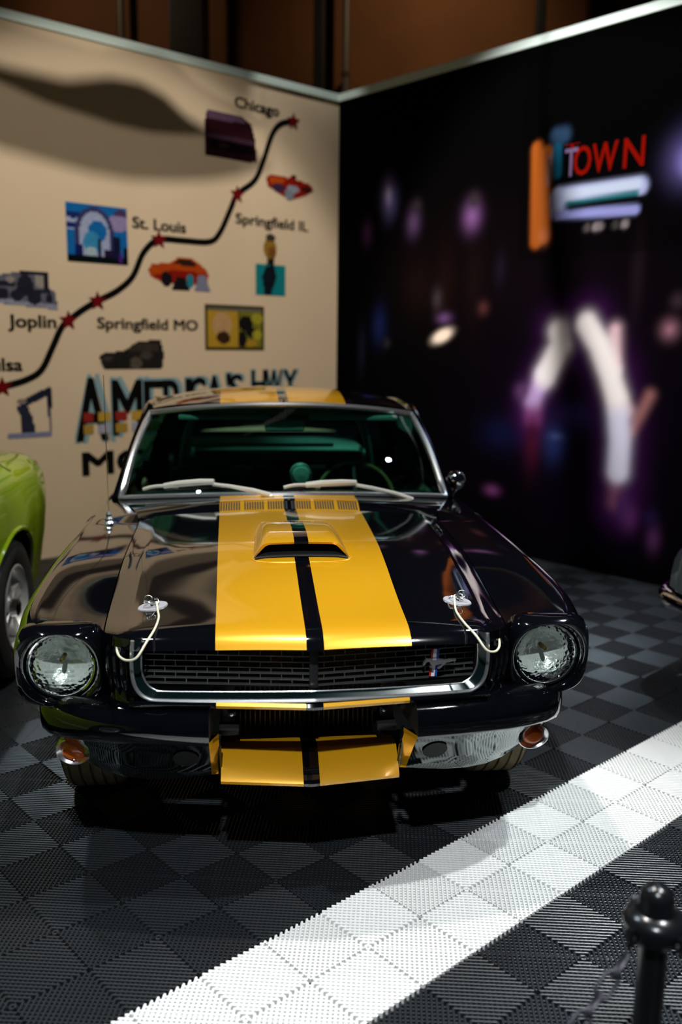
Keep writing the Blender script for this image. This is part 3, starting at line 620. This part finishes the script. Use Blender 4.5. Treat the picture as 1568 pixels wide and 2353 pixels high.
# gill panels and headlight housings
for sg in (-1, 1):
    mx = (lambda vf: vf) if sg > 0 else mir
    rows = [[(.490+.10*t, .225+.10*t-.02*math.sin(t*math.pi), z) for t in np.linspace(0, 1, 6)] for z in (.570, .62, .68, .74, .785)]
    GP = cp('gill_panel', mx(grid(rows)), BLACK)
    for k in range(3):
        x = .512+.021*k
        cp('gill', mx(tube([(x+.006, .248+.022*k, .765-.004*k), (x+.006, .222+.020*k, .745), (x+.004, .218+.020*k, .69), (x-.002, .222+.020*k, .64), (x-.008, .240+.020*k, .600)], [.003, .0085, .0085, .007, .003], 8)), BLACK, GP)
    # headlight extension: loops from the fender seam to the lamp
    cx, cz, n = .699, .683, 48
    def loop_(hx0, hx1, hz0, hz1, e, y, tilt, ccx=cx, ccz=cz):
        L = []
        for i in range(n):
            a = 2*math.pi*i/n; c, s = math.cos(a), math.sin(a)
            X = (hx1 if c > 0 else hx0)*math.copysign(abs(c)**(2/e), c); Z = (hz1 if s > 0 else hz0)*math.copysign(abs(s)**(2/e), s)
            L.append((ccx+X, y+tilt*(-Z)+.10*max(0, X-.03), ccz+Z))
        return L
    rows = [loop_(.120, .118, .112, .122, 5, .345, 0), loop_(.120, .126, .116, .122, 5, .330, .05), loop_(.119, .124, .118, .116, 4, .300, .12), loop_(.116, .119, .114, .108, 3, .284, .14), loop_(.110, .112, .106, .103, 2.4, .286, .13), loop_(.102, .102, .101, .100, 2, .300, .08), loop_(.098, .098, .098, .098, 2, .335, 0)]
    EX = cp('headlight_housing', mx(grid(rows, cu=True, flip=True)), BLACK, angle=55)
    HL = cp('headlight', mx(lathe([(.0001, .06), (.03, .055), (.06, .04), (.082, .012), (.088, 0)], 40, 'y', (cx, .330, cz))), REFL)
    cp('headlight_lens', mx(lathe([(.089, .0), (.085, -.008), (.07, -.018), (.045, -.025), (.02, -.028), (.0001, -.0285)], 48, 'y', (cx, .322, cz))), LENS, HL)
    cp('headlight_ring', mx(lathe([(.087, .004), (.089, -.006), (.094, -.008), (.0965, -.002), (.0965, .012)], 48, 'y', (cx, .322, cz))), CHROME, HL)
    cp('headlight_bulb', mx(lathe([(.0001, .002), (.005, .004), (.007, .010), (.007, .05)], 16, 'y', (cx, .325, cz+.012))), mat('bulb_shield', (.35, .26, .08), .25, .9), HL)
    cp('lens_bar', mx(join(*[bbox(cx-.04, cx+.04, .2955, .298, cz-.012-.014*k, cz-.006-.014*k, .001) for k in range(3)])), CLEARG, HL)
# apron with radiator opening
plan = [(.285, 0), (.33, .006), (.40, .015), (.48, .030), (.56, .050), (.63, .078), (.69, .112), (.735, .152), (.765, .200), (.782, .255), (.788, .32), (.790, .42), (.790, .52)]
prof = [(.245, .604, 0), (.205, .604, 0), (.172, .595, 0), (.148, .575, 0), (.140, .550, 0), (.1395, .533, 0), (.1415, .518, .0), (.146, .507, .0), (.152, .5035, .001), (.203, .455, .010), (.250, .405, .026), (.282, .372, .046), (.300, .352, .064), (.304, .346, .068), (.325, .350, .075)]
rows = []
for y, z, kx in prof:
    row = []
    for x, dy in plan:
        t = max(0, (x-.42)/.37); zz = z+(-.020*t*t if z > .48 else -.020*math.sin(min(1, (x-.285)/.45)*math.pi)*(.49-z)/.14+.008*t*t*(.49-z)/.14)
        wv = .010*math.sin(max(0, (x-.285)/.5)*math.pi)*math.exp(-((z-.49)/.02)**2)
        row.append((x-kx*t**1.2*1.05, y+dy*(1-.12*(z < .45)), zz-wv*0))
    rows.append(row)
for sg in (-1, 1):
    mx = (lambda vf: vf) if sg > 0 else mir
    APR = cp('front_apron', mx(grid(rows[:9])), BLACK, angle=50)
    cp('apron_lower_face', mx(grid(rows[8:])), UNDERP, APR, angle=50)
# inner ends of the apron towards the opening: gold cheeks
for sg in (-1, 1):
    mx = (lambda vf: vf) if sg > 0 else mir
    edge = [r[0] for r in rows[6:14]]
    back = [(.262, .30+.10*(k/7)*0+.0, .50-.145*k/7) for k in range(8)]
    back = [(.2605, e[1]+.09-.085*k/7, e[2]-.012*(1-k/7)) for k, e in enumerate(edge)]
    cp('opening_cheek', mx(grid([edge, back], flip=True)), GOLDP, APR)
    cp('opening_side', mx(grid([[r[0] for r in rows[:7]], [(.262, r[0][1]+.25, r[0][2]) for r in rows[:7]]], flip=True)), SATIN, APR)
    cp('cheek_seam', mx(tube([back[0], back[3], back[7]], .006, 6)), BLACK, APR)
    # brake duct and amber lamp
    def low(x, f):          # point on the lower face
        L = [(p, q) for p, q in zip(rows[8], rows[12])]; xs = [a[0]+(b[0]-a[0])*f for a, b in L]
        return tuple(IT(x, xs, [a[k]+(b[k]-a[k])*f for a, b in L]) for k in (0, 1, 2)) if False else (x, IT(x, xs, [a[1]+(b[1]-a[1])*f for a, b in L]), IT(x, xs, [a[2]+(b[2]-a[2])*f for a, b in L]))
    def disc_on(xc, f, rx, rf, lift, n=32, rings=(1, .85, .4, .02)):
        return [[(lambda q: (q[0], q[1]-lift(r)*.75, q[2]-lift(r)*.6))(low(xc+rx*r*math.cos(2*math.pi*i/n), f+rf*r*math.sin(2*math.pi*i/n))) for i in range(n)] for r in rings]
    dr = disc_on(.352, .40, .036, .24, lambda r: .0015)
    cp('brake_duct', mx(grid(dr, cu=True)), DARK, APR)
    dN = Vector((.12, -.96, -.12)).normalized(); sN = Vector((dN.y, -dN.x, 0)).normalized(); uN = sN.cross(dN); q0 = Vector(low(.678, .52))+Vector((0, .004, 0))
    def lat(pf, m=28): return grid([[tuple(q0+dN*h+(sN*math.cos(2*math.pi*j/m)*1.2+uN*math.sin(2*math.pi*j/m)*1.0)*r) for j in range(m)] for r, h in pf], cu=True, flip=True)
    TS = cp('turn_signal', mx(lat([(.046, -.045), (.046, .004), (.043, .016), (.040, .018), (.036, .012), (.031, .008)])), TRIM)
    cp('amber_lens', mx(lat([(.031, .004), (.0295, .011), (.024, .018), (.014, .022), (.0001, .0235)])), AMBER, TS)
    cp('lens_screw', mx(lathe([(.004, 0), (.004, .004), (.0001, .005)], 8, 'z', tuple(q0+dN*.016-uN*.026))), CHROME, TS)
# lip under the grille and chin panel
xs = np.linspace(-.50, .50, 41)
cp('valance_lip', grid([[(x, yg(x)+.03, .622+.0 if abs(x) < .4 else .618) for x in xs], [(x, yg(x)-.004, .622) for x in xs], [(x, yg(x)-.010, .614) for x in xs], [(x, yg(x)-.006, .605) for x in xs], [(x, yg(x)+.05, .600) for x in xs]]), STRIPED)
xs = np.linspace(-.258, .258, 25); v_ = lambda x: .038*abs(x)/.258
chin = [[(x, .42, .400) for x in xs], [(x, .328+v_(x)*.3, .412) for x in xs], [(x, .320+v_(x)*.3, .410) for x in xs], [(x, .232+v_(x), .357) for x in xs], [(x, .222+v_(x), .346) for x in xs], [(x, .224+v_(x), .337) for x in xs], [(x, .26+v_(x), .334) for x in xs], [(x, .6, .334) for x in xs]]
cp('chin_panel', grid(chin), STRIPED)
# radiator and brackets
RAD = cp('radiator', bbox(-.235, .235, .50, .56, .34, .66, .004), DARK)
for k in range(28):
    x = -.205+k*.0152; cp('radiator_fin', box(x, x+.0045, .487, .50, .37, .64), SATIN, RAD, smooth=False)
for sg in (-1, 1):
    bk = [bbox(*sorted((sg*.218, sg*.262)), .40, .47, .43, .62, .006), bbox(*sorted((sg*.205, sg*.265)), .36, .46, .438, .462, .006), bbox(*sorted((sg*.215, sg*.24)), .385, .41, .49, .505, .003)]
    cp('radiator_bracket', join(*bk), SATIN, RAD)
    cp('bracket_bolt', lathe([(.006, 0), (.006, -.006), (.0001, -.007)], 8, 'y', (sg*.228, .384, .497)), STEEL, RAD)
cp('underbody', join(box(-.64, .64, .70, 4.7, .29, .33), box(-.66, .66, .66, .70, .32, .74), box(-.60, .60, 1.50, 1.56, .25, .88), box(-.60, -.56, .62, 4.5, .30, .74), box(.56, .60, .62, 4.5, .30, .74)), DARK, smooth=False)
tail = [(p[0], 4.88, p[2]) for p in body_sec(4.88)]
cp('tail_panel', ([(p[0], p[1], p[2]) for p in tail[1:]]+[(-p[0], p[1], p[2]) for p in reversed(tail[1:])], [tuple(range(2*len(tail)-2))]), BLACK, smooth=False)
cp('rear_bumper', tube(spline([(-.80, 4.70, .45), (-.78, 4.88, .45), (-.5, 4.95, .45), (0, 4.97, .45), (.5, 4.95, .45), (.78, 4.88, .45), (.80, 4.70, .45)], 5), .04, 8), CHROME)
# mirror, antenna
MI = cp('side_mirror', lathe([(.0001, -.038), (.022, -.034), (.038, -.022), (.046, -.004), (.047, .010), (.043, .014), (.040, .012)], 28, 'y', (.815, 2.03, .948)), CHROME)
cp('mirror_stalk', join(tube(spline([(.812, 2.03, .905), (.802, 2.035, .89), (.80, 2.05, .878), (.785, 2.05, .868)], 4), [.011]*4+[.008]*4+[.010]*4+[.014], 8), lathe([(.030, 0), (.028, .006), (.012, .012)], 16, 'z', (.782, 2.05, .868))), CHROME, MI)
cp('mirror_glass', lathe([(.040, .011), (.0001, .011)], 24, 'y', (.815, 2.03, .948)), STEEL, MI)
AN = cp('antenna', lathe([(.022, 0), (.022, .006), (.015, .014), (.017, .022), (.010, .032), (.013, .040), (.006, .052), (.0001, .054)], 18, 'z', (-.725, 1.46, .862)), TRIM)
cp('antenna_mast', tube([(-.725, 1.46, .91), (-.728, 1.47, 1.45)], [.0022, .0014], 6), STEEL, AN)
# cabin
cp('dashboard', join(bbox(-.70, .70, 1.80, 2.16, .70, .885, .02), bbox(-.66, .66, 2.10, 2.20, .62, .87, .02)), INTER)
SW = cp('steering_wheel', tube([(.362+.195*math.cos(a), 2.26+.195*math.sin(a)*.42, .820+.195*math.sin(a)*.90) for a in np.linspace(0, 2*math.pi, 41)[:-1]], .0095, 8, True), WOOD)
for a in (math.pi/2, math.pi*7/6, math.pi*11/6):
    e_ = (.362+.19*math.cos(a), 2.26+.19*math.sin(a)*.42, .820+.19*math.sin(a)*.9); cp('wheel_spoke', tube([(.362, 2.24, .820), e_], .011, 6), STEEL, SW)
cp('wheel_hub', lathe([(.0001, -.05), (.03, -.045), (.035, 0), (.035, .1)], 16, 'y', (.362, 2.20, .820)), INTER, SW)
TA = cp('tachometer', lathe([(.0001, -.05), (.035, -.045), (.046, -.02), (.050, .03), (.046, .032)], 24, 'y', (.073, 2.0, .985)), TEALV)
cp('tachometer_stand', tube([(.073, 2.0, .94), (.073, 2.02, .87)], .012, 8), INTER, TA)
cp('tachometer_ring', tube([(.073+.049*math.cos(a), 1.972, .985+.049*math.sin(a)) for a in np.linspace(0, 2*math.pi, 25)[:-1]], .003, 6, True), STEEL, TA)
RM = cp('rear_view_mirror', bbox(-.088, .104, 2.20, 2.225, 1.165, 1.218, .012), TEALV)
cp('mirror_arm', tube([(.008, 2.21, 1.21), (.0, 2.20, 1.285)], .007, 8), CHROME, RM)
for x0, x1 in ((-.50, -.06), (.13, .56)):
    cp('sun_visor', bbox(x0, x1, 2.225, 2.36, 1.215, 1.24, .010), TEALV)
for x in (-.36, .36):
    ST = cp('seat', join(bbox(x-.24, x+.24, 2.25, 2.72, .36, .52, .05), bbox(x-.23, x+.23, 2.74, 2.90, .45, .92, .06)), INTER)
    cp('seat_headrest', bbox(x-.10, x+.10, 2.79, 2.87, .90, 1.0, .03), INTER, ST)
cp('roll_bar', tube(spline([(-.56, 3.05, .3), (-.55, 3.05, .8), (-.50, 3.05, 1.10), (-.38, 3.05, 1.19), (0, 3.05, 1.20), (.38, 3.05, 1.19), (.50, 3.05, 1.10), (.55, 3.05, .8), (.56, 3.05, .3)], 5), .022, 10), TEALV)
cp('rear_shelf', join(bbox(-.56, .56, 3.15, 4.2, .90, .94, .01), bbox(-.42, .42, 3.12, 3.17, .94, .965, .006), bbox(-.5, .34, 3.18, 3.22, .98, 1.0, .006)), TEALV)
for sg in (-1, 1): cp('harness_buckle', bbox(*sorted((sg*.46, sg*.485)), 2.93, 2.95, .93, 1.01, .004), STEEL)
# wheels
def tyre(r, w0, side=1):
    # profile across the tread (x) with grooves; axis = x
    P = [(r*.60, -w0/2+.012), (r*.70, -w0/2+.002), (r*.86, -w0/2-.004), (r*.955, -w0/2+.008), (r*.988, -w0/2+.022)]
    g = np.linspace(-w0/2+.030, w0/2-.030, 5)
    for x in g: P += [(r, x-.0045), (r*.972, x-.003), (r*.972, x+.003), (r, x+.0045)]
    P += [(r*.988, w0/2-.022), (r*.955, w0/2-.008), (r*.86, w0/2+.004), (r*.70, w0/2-.002), (r*.60, w0/2-.012)]
    return P
def wheel(parent, y, x, r=.335, w0=.205, face=1, offs=YO, tread=TREAD, spoke=ALLOY):
    loc = (x, y-offs, r)
    def pp(nm, vf, m, par, **k): return add(nm, vf[0], vf[1], m, par, True, loc if par is parent else None, **k)
    W_ = pp('wheel', lathe([(a, b) for a, b in tyre(r, w0)], 64, 'x'), tread, parent, angle=30)
    pp('tyre_sidewall', lathe([(r*.61, face*(w0/2-.010)), (r*.72, face*(w0/2+.002)), (r*.87, face*(w0/2+.006)), (r*.955, face*(w0/2-.006))], 48, 'x'), RUBBER, W_)
    pp('rim', lathe([(r*.63, face*(w0/2-.004)), (r*.60, face*(w0/2)), (r*.575, face*(w0/2-.012)), (r*.55, face*(w0/2-.05)), (r*.52, face*(w0/2-.075)), (.0001, face*(w0/2-.085))], 48, 'x'), spoke, W_)
    for k in range(5):
        a = 2*math.pi*k/5+.3; c, s = math.cos(a), math.sin(a); q = []
        for rad, hw, xx in ((.04, .024, w0/2-.028), (r*.3, .028, w0/2-.036), (r*.56, .034, w0/2-.030)):
            for sx_ in (-1, 1): q.append((face*xx, c*rad-s*hw*sx_, s*rad+c*hw*sx_))
            for sx_ in (1, -1): q.append((face*(xx-.035), c*rad-s*hw*sx_*1.2, s*rad+c*hw*sx_*1.2))
        rows = [q[0:4], q[4:8], q[8:12]]; v, f = grid(rows, cu=True); f += [(8, 9, 10, 11), (3, 2, 1, 0)]
        pp('spoke', (v, f), spoke, W_)
    pp('hub_cap', lathe([(.045, face*(w0/2-.03)), (.042, face*(w0/2+.002)), (.028, face*(w0/2+.010)), (.0001, face*(w0/2+.012))], 20, 'x'), CHROME, W_)
    return W_
for a in AX:
    for sg in (-1, 1): wheel(CAR, a, sg*.706, r=.325, face=sg)

# ------------------------------------------------------------------ neighbouring cars (only their ends reach into view)
def show_car(nm, label, loc, rz, paint, W2, top, hood, L, ax, roofz, flare, wr0=.33, nose=.22, tailz=.22):
    # car frame: x right, y backwards from the nose, origin at the ground under the nose
    E = empty(nm, loc, rz); tag(E, label, 'car')
    def q(n_, vf, m, par=E, smooth=True, angle=45): return add(n_, vf[0], vf[1], m, par, smooth, None, angle)
    def sec(y):
        hw = W2(y); z = top(y); zb = nose if y < .4 else IT(y, [L-.45, L-.05], [.22, tailz])
        fl_ = flare*max(math.exp(-((y-a)/.30)**4) for a in ax)
        for a in ax:
            if abs(y-a) < wr0+.05: zb = max(zb, wr0+math.sqrt((wr0+.05)**2-(y-a)**2))
        out = []
        for fx, dz in ((0, .012), (.3, .010), (.6, .004), (.8, -.004), (.90, -.02), (.955, -.055), (.985, -.11), (1, -.20), (.998, -.30), (.985, -.42), (.96, -.55), (.93, -.70)):
            zz = z+dz; 
            if zz < zb: zz = zb
            t = z-zz; fx2 = IT(t, [-.012, -.010, -.004, .004, .02, .055, .11, .20, .30, .42, .55, .70], [0, .3, .6, .8, .90, .955, .985, 1, .998, .985, .96, .93]) if t > .02 else fx
            out.append((hw*fx2+(fl_*min(1, max(0, (t-.12)/.22)) if t > .12 else 0), y, zz))
        return out
    ys = sorted(set(list(np.linspace(0, .25, 8))+list(np.linspace(.25, L-.3, 80))+list(np.linspace(L-.3, L, 14))))
    rows = [sec(y) for y in ys]; sd = grid(rows, flip=True)
    def endcap(y, nose):
        s = sec(y); v = s+[(-a, b, c) for a, b, c in reversed(s[1:])]; f = tuple(range(len(v))); return v, [f if nose else f[::-1]]
    B = q('body_shell', join(sd, mir(sd), endcap(0, True), endcap(L, False)), paint)
    # cabin
    yb = (L*.36, L*.47, L*.62, L*.86); zb_ = [top(y)-.01 for y in yb]; rows = []
    for f in np.linspace(0, 1, 7):
        row = []
        for u in np.linspace(-1, 1, 17):
            yy0, yy1 = yb[0], yb[3]; row.append((u, f))
        rows.append(row)
    def cab(v, u):
        y = yb[0]+(yb[3]-yb[0])*v; z = IT(y, yb, [zb_[0], roofz, roofz, zb_[3]]); hw = IT(z, [zb_[0], roofz], [W2(y)*.88, W2(y)*.68]); zz = z-.04*u**4
        return (hw*u, y, zz)
    G = q('roof', grid([[cab(v, u) for u in np.linspace(-1, 1, 17)] for v in np.linspace(.30, .66, 8)]), paint)
    q('windscreen', grid([[cab(v, u) for u in np.linspace(-1, 1, 17)] for v in np.linspace(0, .30, 6)]), SIDEGL); q('rear_window', grid([[cab(v, u) for u in np.linspace(-1, 1, 17)] for v in np.linspace(.66, 1, 8)]), SIDEGL)
    for sg in (-1, 1):
        q('side_window', grid([[tuple(Vector((sg*W2(c[1])*.90, c[1], top(c[1])-.02)).lerp(Vector(c), t)) for t in np.linspace(0, 1, 5)] for c in [cab(v, sg) for v in np.linspace(0, 1, 21)]], flip=sg < 0), SIDEGL)
        for a in ax: 
            w_ = wheel(E, a, sg*(W2(a)-.125+flare), r=wr0, face=sg, offs=0, tread=RUBBER)
            pts = [(sg*(sec(a+(wr0+.049)*math.sin(t))[-1][0]), a+(wr0+.049)*math.sin(t), wr0+(wr0+.05)*math.cos(t)) for t in np.linspace(-1.35, 1.35, 25)]
            q('wheel_arch_lip', tube(pts, .012, 6), paint, B)
        q('tail_lamp', bbox(*sorted((sg*.35, sg*W2(L)*.9)), L-.01, L+.02, top(L)-.25, top(L)-.12, .008), mat('tail_red', (.3, .01, .01), .2)); q('head_lamp', lathe([(.085, .03), (.085, -.012), (.06, -.03), (.0001, -.035)], 24, 'y', (sg*W2(0)*.72, 0, top(0)-.17)), REFL)
    q('underbody', box(-W2(L*.5)*.72, W2(L*.5)*.72, .2, L-.2, .2, .45), DARK, smooth=False)
    q('front_bumper', tube(spline([(-W2(.2)-.01, .25, .42), (-W2(0)*.96, -.02, .42), (-.4, -.07, .42), (0, -.08, .42), (.4, -.07, .42), (W2(0)*.96, -.02, .42), (W2(.2)+.01, .25, .42)], 5), .045, 10), CHROME)
    q('rear_bumper', tube(spline([(-W2(L-.2)*.9, L-.25, .45), (-W2(L)*.9, L+.02, .45), (0, L+.08, .45), (W2(L)*.9, L+.02, .45), (W2(L-.2)*.9, L-.25, .45)], 5), .04, 10), SATIN)
    for yy in (hood, L*.84): 
        s = sec(yy); q('panel_gap', tube([(a*1.0, b, c+.0005) for a, b, c in s[:6]], .0035, 4), DARK, B); q('panel_gap', tube([(-a, b, c+.0005) for a, b, c in s[:6]], .0035, 4), DARK, B)
    return E
# lime car: tail beside the cream wall; rear wheel outer face at about (-.93, 1.9)
GL = 4.50; GTH = math.radians(8.5)
gax = (.85, 3.66)
gx_, gy_ = .90, gax[1]      # side of the car at the rear wheel sits at (-.90, 1.90)
gl_loc = (-.875-(math.cos(GTH)*gx_-math.sin(GTH)*gy_), 1.90-(math.sin(GTH)*gx_+math.cos(GTH)*gy_), 0)
show_car('lime_car', 'lime green muscle car with silver five-spoke wheels beside the cream wall', gl_loc, GTH, LIME,
         lambda y: IT(y, [0, .1, .5, 2, 3.2, 3.6, 4.1, 4.3, 4.42, 4.5], [.74, .80, .86, .87, .885, .90, .925, .91, .85, .75]),
         lambda y: IT(y, [0, .1, .8, 1.6, 2.6, 3.2, 3.8, 4.2, 4.42, 4.5], [.72, .80, .88, .92, .94, .985, 1.02, 1.02, .99, .95]), 1.45, GL, gax, 1.30, .02, tailz=.42)
show_car('grey_car', 'pale grey-blue car with chrome bumper beside the night-street wall', (2.70, 2.55, 0), math.radians(-135), SILVER,
         lambda y: IT(y, [0, .1, .5, 2, 3.6, 4.2, 4.4], [.70, .80, .86, .87, .86, .80, .72]),
         lambda y: IT(y, [0, .1, .8, 1.6, 2.6, 3.6, 4.2, 4.4], [.66, .74, .84, .90, .90, .90, .88, .84]), 1.4, 3.6, (.75, 2.85), 1.3, .01, nose=.48)

# ------------------------------------------------------------------ unseen leaf-shaped cloth, added to cast the curved shadow on the left wall
sail = [(3.9, 3.45), (3.0, 3.37), (2.54, 3.36), (2.2, 3.45), (1.95, 3.46), (1.75, 3.40), (1.56, 3.28), (1.3, 3.2), (.9, 3.12), (.75, 3.02), (1.03, 2.93), (1.35, 2.85), (1.69, 2.80), (2.06, 2.765), (2.4, 2.775), (3.03, 2.85), (3.9, 3.05)]
Ls = Vector((1.6, 1.7, 4.7)); pts = [Ls.lerp(K+Vector((-R2, -R2, 0))*t+Vector((0, 0, z)), .5) for t, z in sail]  # outline of the wall shadow, moved halfway to the lamp that casts it
cS = sum(pts, Vector())/len(pts); SE = empty('shadow_caster', cS); tag(SE, 'leaf-shaped dark cloth added out of view to shadow the cream wall', 'cloth')
nS = (pts[4]-pts[0]).cross(pts[12]-pts[0]).normalized()*.008; nP = len(pts)
add('caster_cloth', [tuple(p-cS-nS) for p in pts]+[tuple(p-cS+nS) for p in pts], [tuple(range(nP)), tuple(reversed(range(nP, 2*nP)))]+[(i, nP+i, nP+(i+1) % nP, (i+1) % nP) for i in range(nP)], STEELD, SE, smooth=False)
for i in (0, 9): add('caster_cable', *tube([tuple(pts[i]-cS), tuple(pts[i]-cS+Vector((0, 0, 4)))], .006, 6), STEELD, SE)

# ------------------------------------------------------------------ barrier posts and chain
def post(x, y, label):
    E = empty('barrier_post', (x, y, 0)); tag(E, label, 'post', 'posts of the chain barrier')
    def q(n_, vf, m, par=E): return add(n_, vf[0], vf[1], m, par)
    zo, k = -.088, 1.1
    q('pole', lathe([(.0245*k, .03), (.0245*k, .585+zo), (.0245*k, .60+zo)], 28), PLASTIC)
    q('base', lathe([(.16, 0), (.16, .012), (.14, .03), (.05, .05), (.032, .06), (.0245*k, .06)], 32), PLASTIC)
    Cc = q('cap', lathe([(r*k, z+zo) for r, z in ((.0255, .558), (.036, .566), (.048, .580), (.0535, .597), (.0535, .610), (.046, .622), (.033, .628), (.0295, .640), (.0288, .655), (.025, .669), (.016, .678), (.0001, .681))], 32), PLASTIC)
    for a in (.3, math.pi+.61, 1.9, 5.2):
        c_, s_ = math.cos(a)*k, math.sin(a)*k
        if a > 3.5 and a < 4: q('cap_eye', tube([(c_*.060, s_*.060, .590+zo), (c_*.066, s_*.066, .575+zo), (c_*.067, s_*.067, .579+zo), (c_*.066, s_*.066, .5775+zo)], .0045, 8), PLASTIC, Cc)
        q('cap_hook', tube([(c_*.046, s_*.046, .590+zo), (c_*.060, s_*.060, .584+zo), (c_*.066, s_*.066, .598+zo), (c_*.060, s_*.060, .612+zo)], [.008, .009, .009, .007], 8), PLASTIC, Cc)
    return E
PA, PB = (1.396, -.600), (.36, -1.343)
post(*PA, 'black plastic chain post with domed cap at the white floor strip')
post(*PB, 'black plastic chain post at the aisle end of the hanging chain')
CH = empty('barrier_chain', (PA[0], PA[1], 0)); tag(CH, 'dark plastic link chain hanging from the black post', 'chain')
pa, pb = Vector((PA[0]-.060, PA[1]-.040, .470)), Vector((PB[0]+.060, PB[1]+.042, .470))
span = (pb-pa); cat = [pa.lerp(pb, t)-Vector((0, 0, .25*4*t*(1-t))) for t in np.linspace(0, 1, 200)]
acc = [0]
for a, b in zip(cat[:-1], cat[1:]): acc.append(acc[-1]+(b-a).length)
def at_len(s):
    return Vector([IT(s, acc, [c[k] for c in cat]) for k in range(3)])
pitch, lh, lw, lr = .0425, .0265, .0135, .0042
shape = [(lh-lw)+lw*math.cos(a) if abs(a) <= math.pi/2 else -(lh-lw)+lw*math.cos(a) for a in np.linspace(-math.pi, math.pi, 21)[:-1]]
lv, lf = tube([(shape[i], lw*math.sin(a), 0) for i, a in enumerate(np.linspace(-math.pi, math.pi, 21)[:-1])], lr, 7, True)
lme = None
for k in range(int(acc[-1]/pitch)):
    c = at_len((k+.5)*pitch); d = (at_len((k+1)*pitch)-at_len(k*pitch)).normalized(); s = d.cross(Vector((0, 0, 1))).normalized(); u = s.cross(d)
    if lme is None:
        o = add('chain_link', lv, lf, CHAINM); lme = o.data
    else:
        o = bpy.data.objects.new('chain_link', lme); COL.objects.link(o)
    o.parent = CH
    a = math.radians(45 if k % 2 else -45); s2, u2 = s*math.cos(a)+u*math.sin(a), u*math.cos(a)-s*math.sin(a)
    m = Matrix((d, s2, u2)).transposed().to_4x4(); m.translation = c-Vector((PA[0], PA[1], 0)); o.matrix_local = m

# ------------------------------------------------------------------ hall steelwork behind the booth, lamp fixtures
def hp(px_x, wd, y, m, nm, lab, cat_):
    # upright in the hall; x chosen so that it stands behind the booth
    tag(add(nm, *join(bbox(px_x-wd/2, px_x+wd/2, y, y+wd, 0, 8.9, .015), bbox(px_x-wd*.8, px_x+wd*.8, y-wd*.3, y+wd*1.3, 0, .05, .01)), m, smooth=False), lab, cat_)
hp(-1.72, .42, 9.6, STEELD, 'hall_column', 'broad dark steel column against the brown hall wall', 'column')
hp(-.10, .13, 9.6, STEELD, 'hall_column', 'thin dark steel column beside the tall grey pipe', 'column')
hp(2.55, .12, 9.6, STEELD, 'hall_column', 'thin dark steel column standing alone on the brown wall', 'column')
hp(4.75, .6, 9.6, STEELD, 'hall_column', 'very broad black steel column behind the night-street wall', 'column')
for x, lab in ((.19, 'tall grey pipe beside the thin dark column'), (-2.72, 'tall grey pipe left of the broad dark column')):
    pp_ = empty('hall_pipe', (x, 10.3, 0)); tag(pp_, lab, 'pipe')
    add('pipe', *tube([(0, 0, 0), (0, 0, 8.9)], .045, 10), PIPE, pp_)
    for z in (1, 3, 5, 7): add('pipe_bracket', *join(lathe([(.055, -.03), (.055, .03)], 12, 'z', (0, 0, z)), box(-.03, .03, .03, .30, z-.02, z+.02)), STEELD, pp_)
bw = [(Vector((x, y, 4.95))) for x, y in ((-2.5, 0), (3.5, 0))]
for k, (l, t) in enumerate(LAMPS):
    d = (t-l).normalized(); E = empty('spotlight', l+Vector((0, 0, .3)))
    tag(E, ['black can spotlight hanging over the striped bonnet', 'black can spotlight hanging over the white floor strip', 'black can fill light added over the aisle for the coupe front', 'black can spotlight aimed at the lower cream wall', 'black can spotlight aimed at the top corner of the cream wall', 'black can spotlight aimed at the night-street wall', 'black can spotlight added to light the hall wall behind the booth corner', 'black can spotlight added to light the hall wall behind the cream wall', 'black can spotlight over the floor between coupe and grey car', 'black can spotlight over the floor beside the lime car', 'black can fill light added for the middle of the cream wall'][k], 'spotlight', 'ceiling spotlights')
    def ax_(r, h): return None
    s = d.cross(Vector((0, 1, .01))).normalized(); u = s.cross(d)
    prof_ = [(.02, -.30), (.085, -.28), (.09, -.05), (.10, .0), (.098, .04), (.09, .04), (.088, -.03)]
    rows = [[tuple(d*(h-.06)+(s*math.cos(2*math.pi*j/20)+u*math.sin(2*math.pi*j/20))*r-Vector((0, 0, .3))) for j in range(20)] for r, h in prof_]
    add('lamp_can', *grid(rows, cu=True), SATIN, E)
    add('yoke', *tube([tuple(s*.12-Vector((0, 0, .3))-d*.18), tuple(s*.12+Vector((0, 0, .02))-d*.18), tuple(-s*.12+Vector((0, 0, .02))-d*.18), tuple(-s*.12-Vector((0, 0, .3))-d*.18)], .012, 6), SATIN, E)
    add('drop_rod', *tube([tuple(-d*.18+Vector((0, 0, .02))), tuple(-d*.18+Vector((0, 0, 3.4)))], .02, 8), SATIN, E)
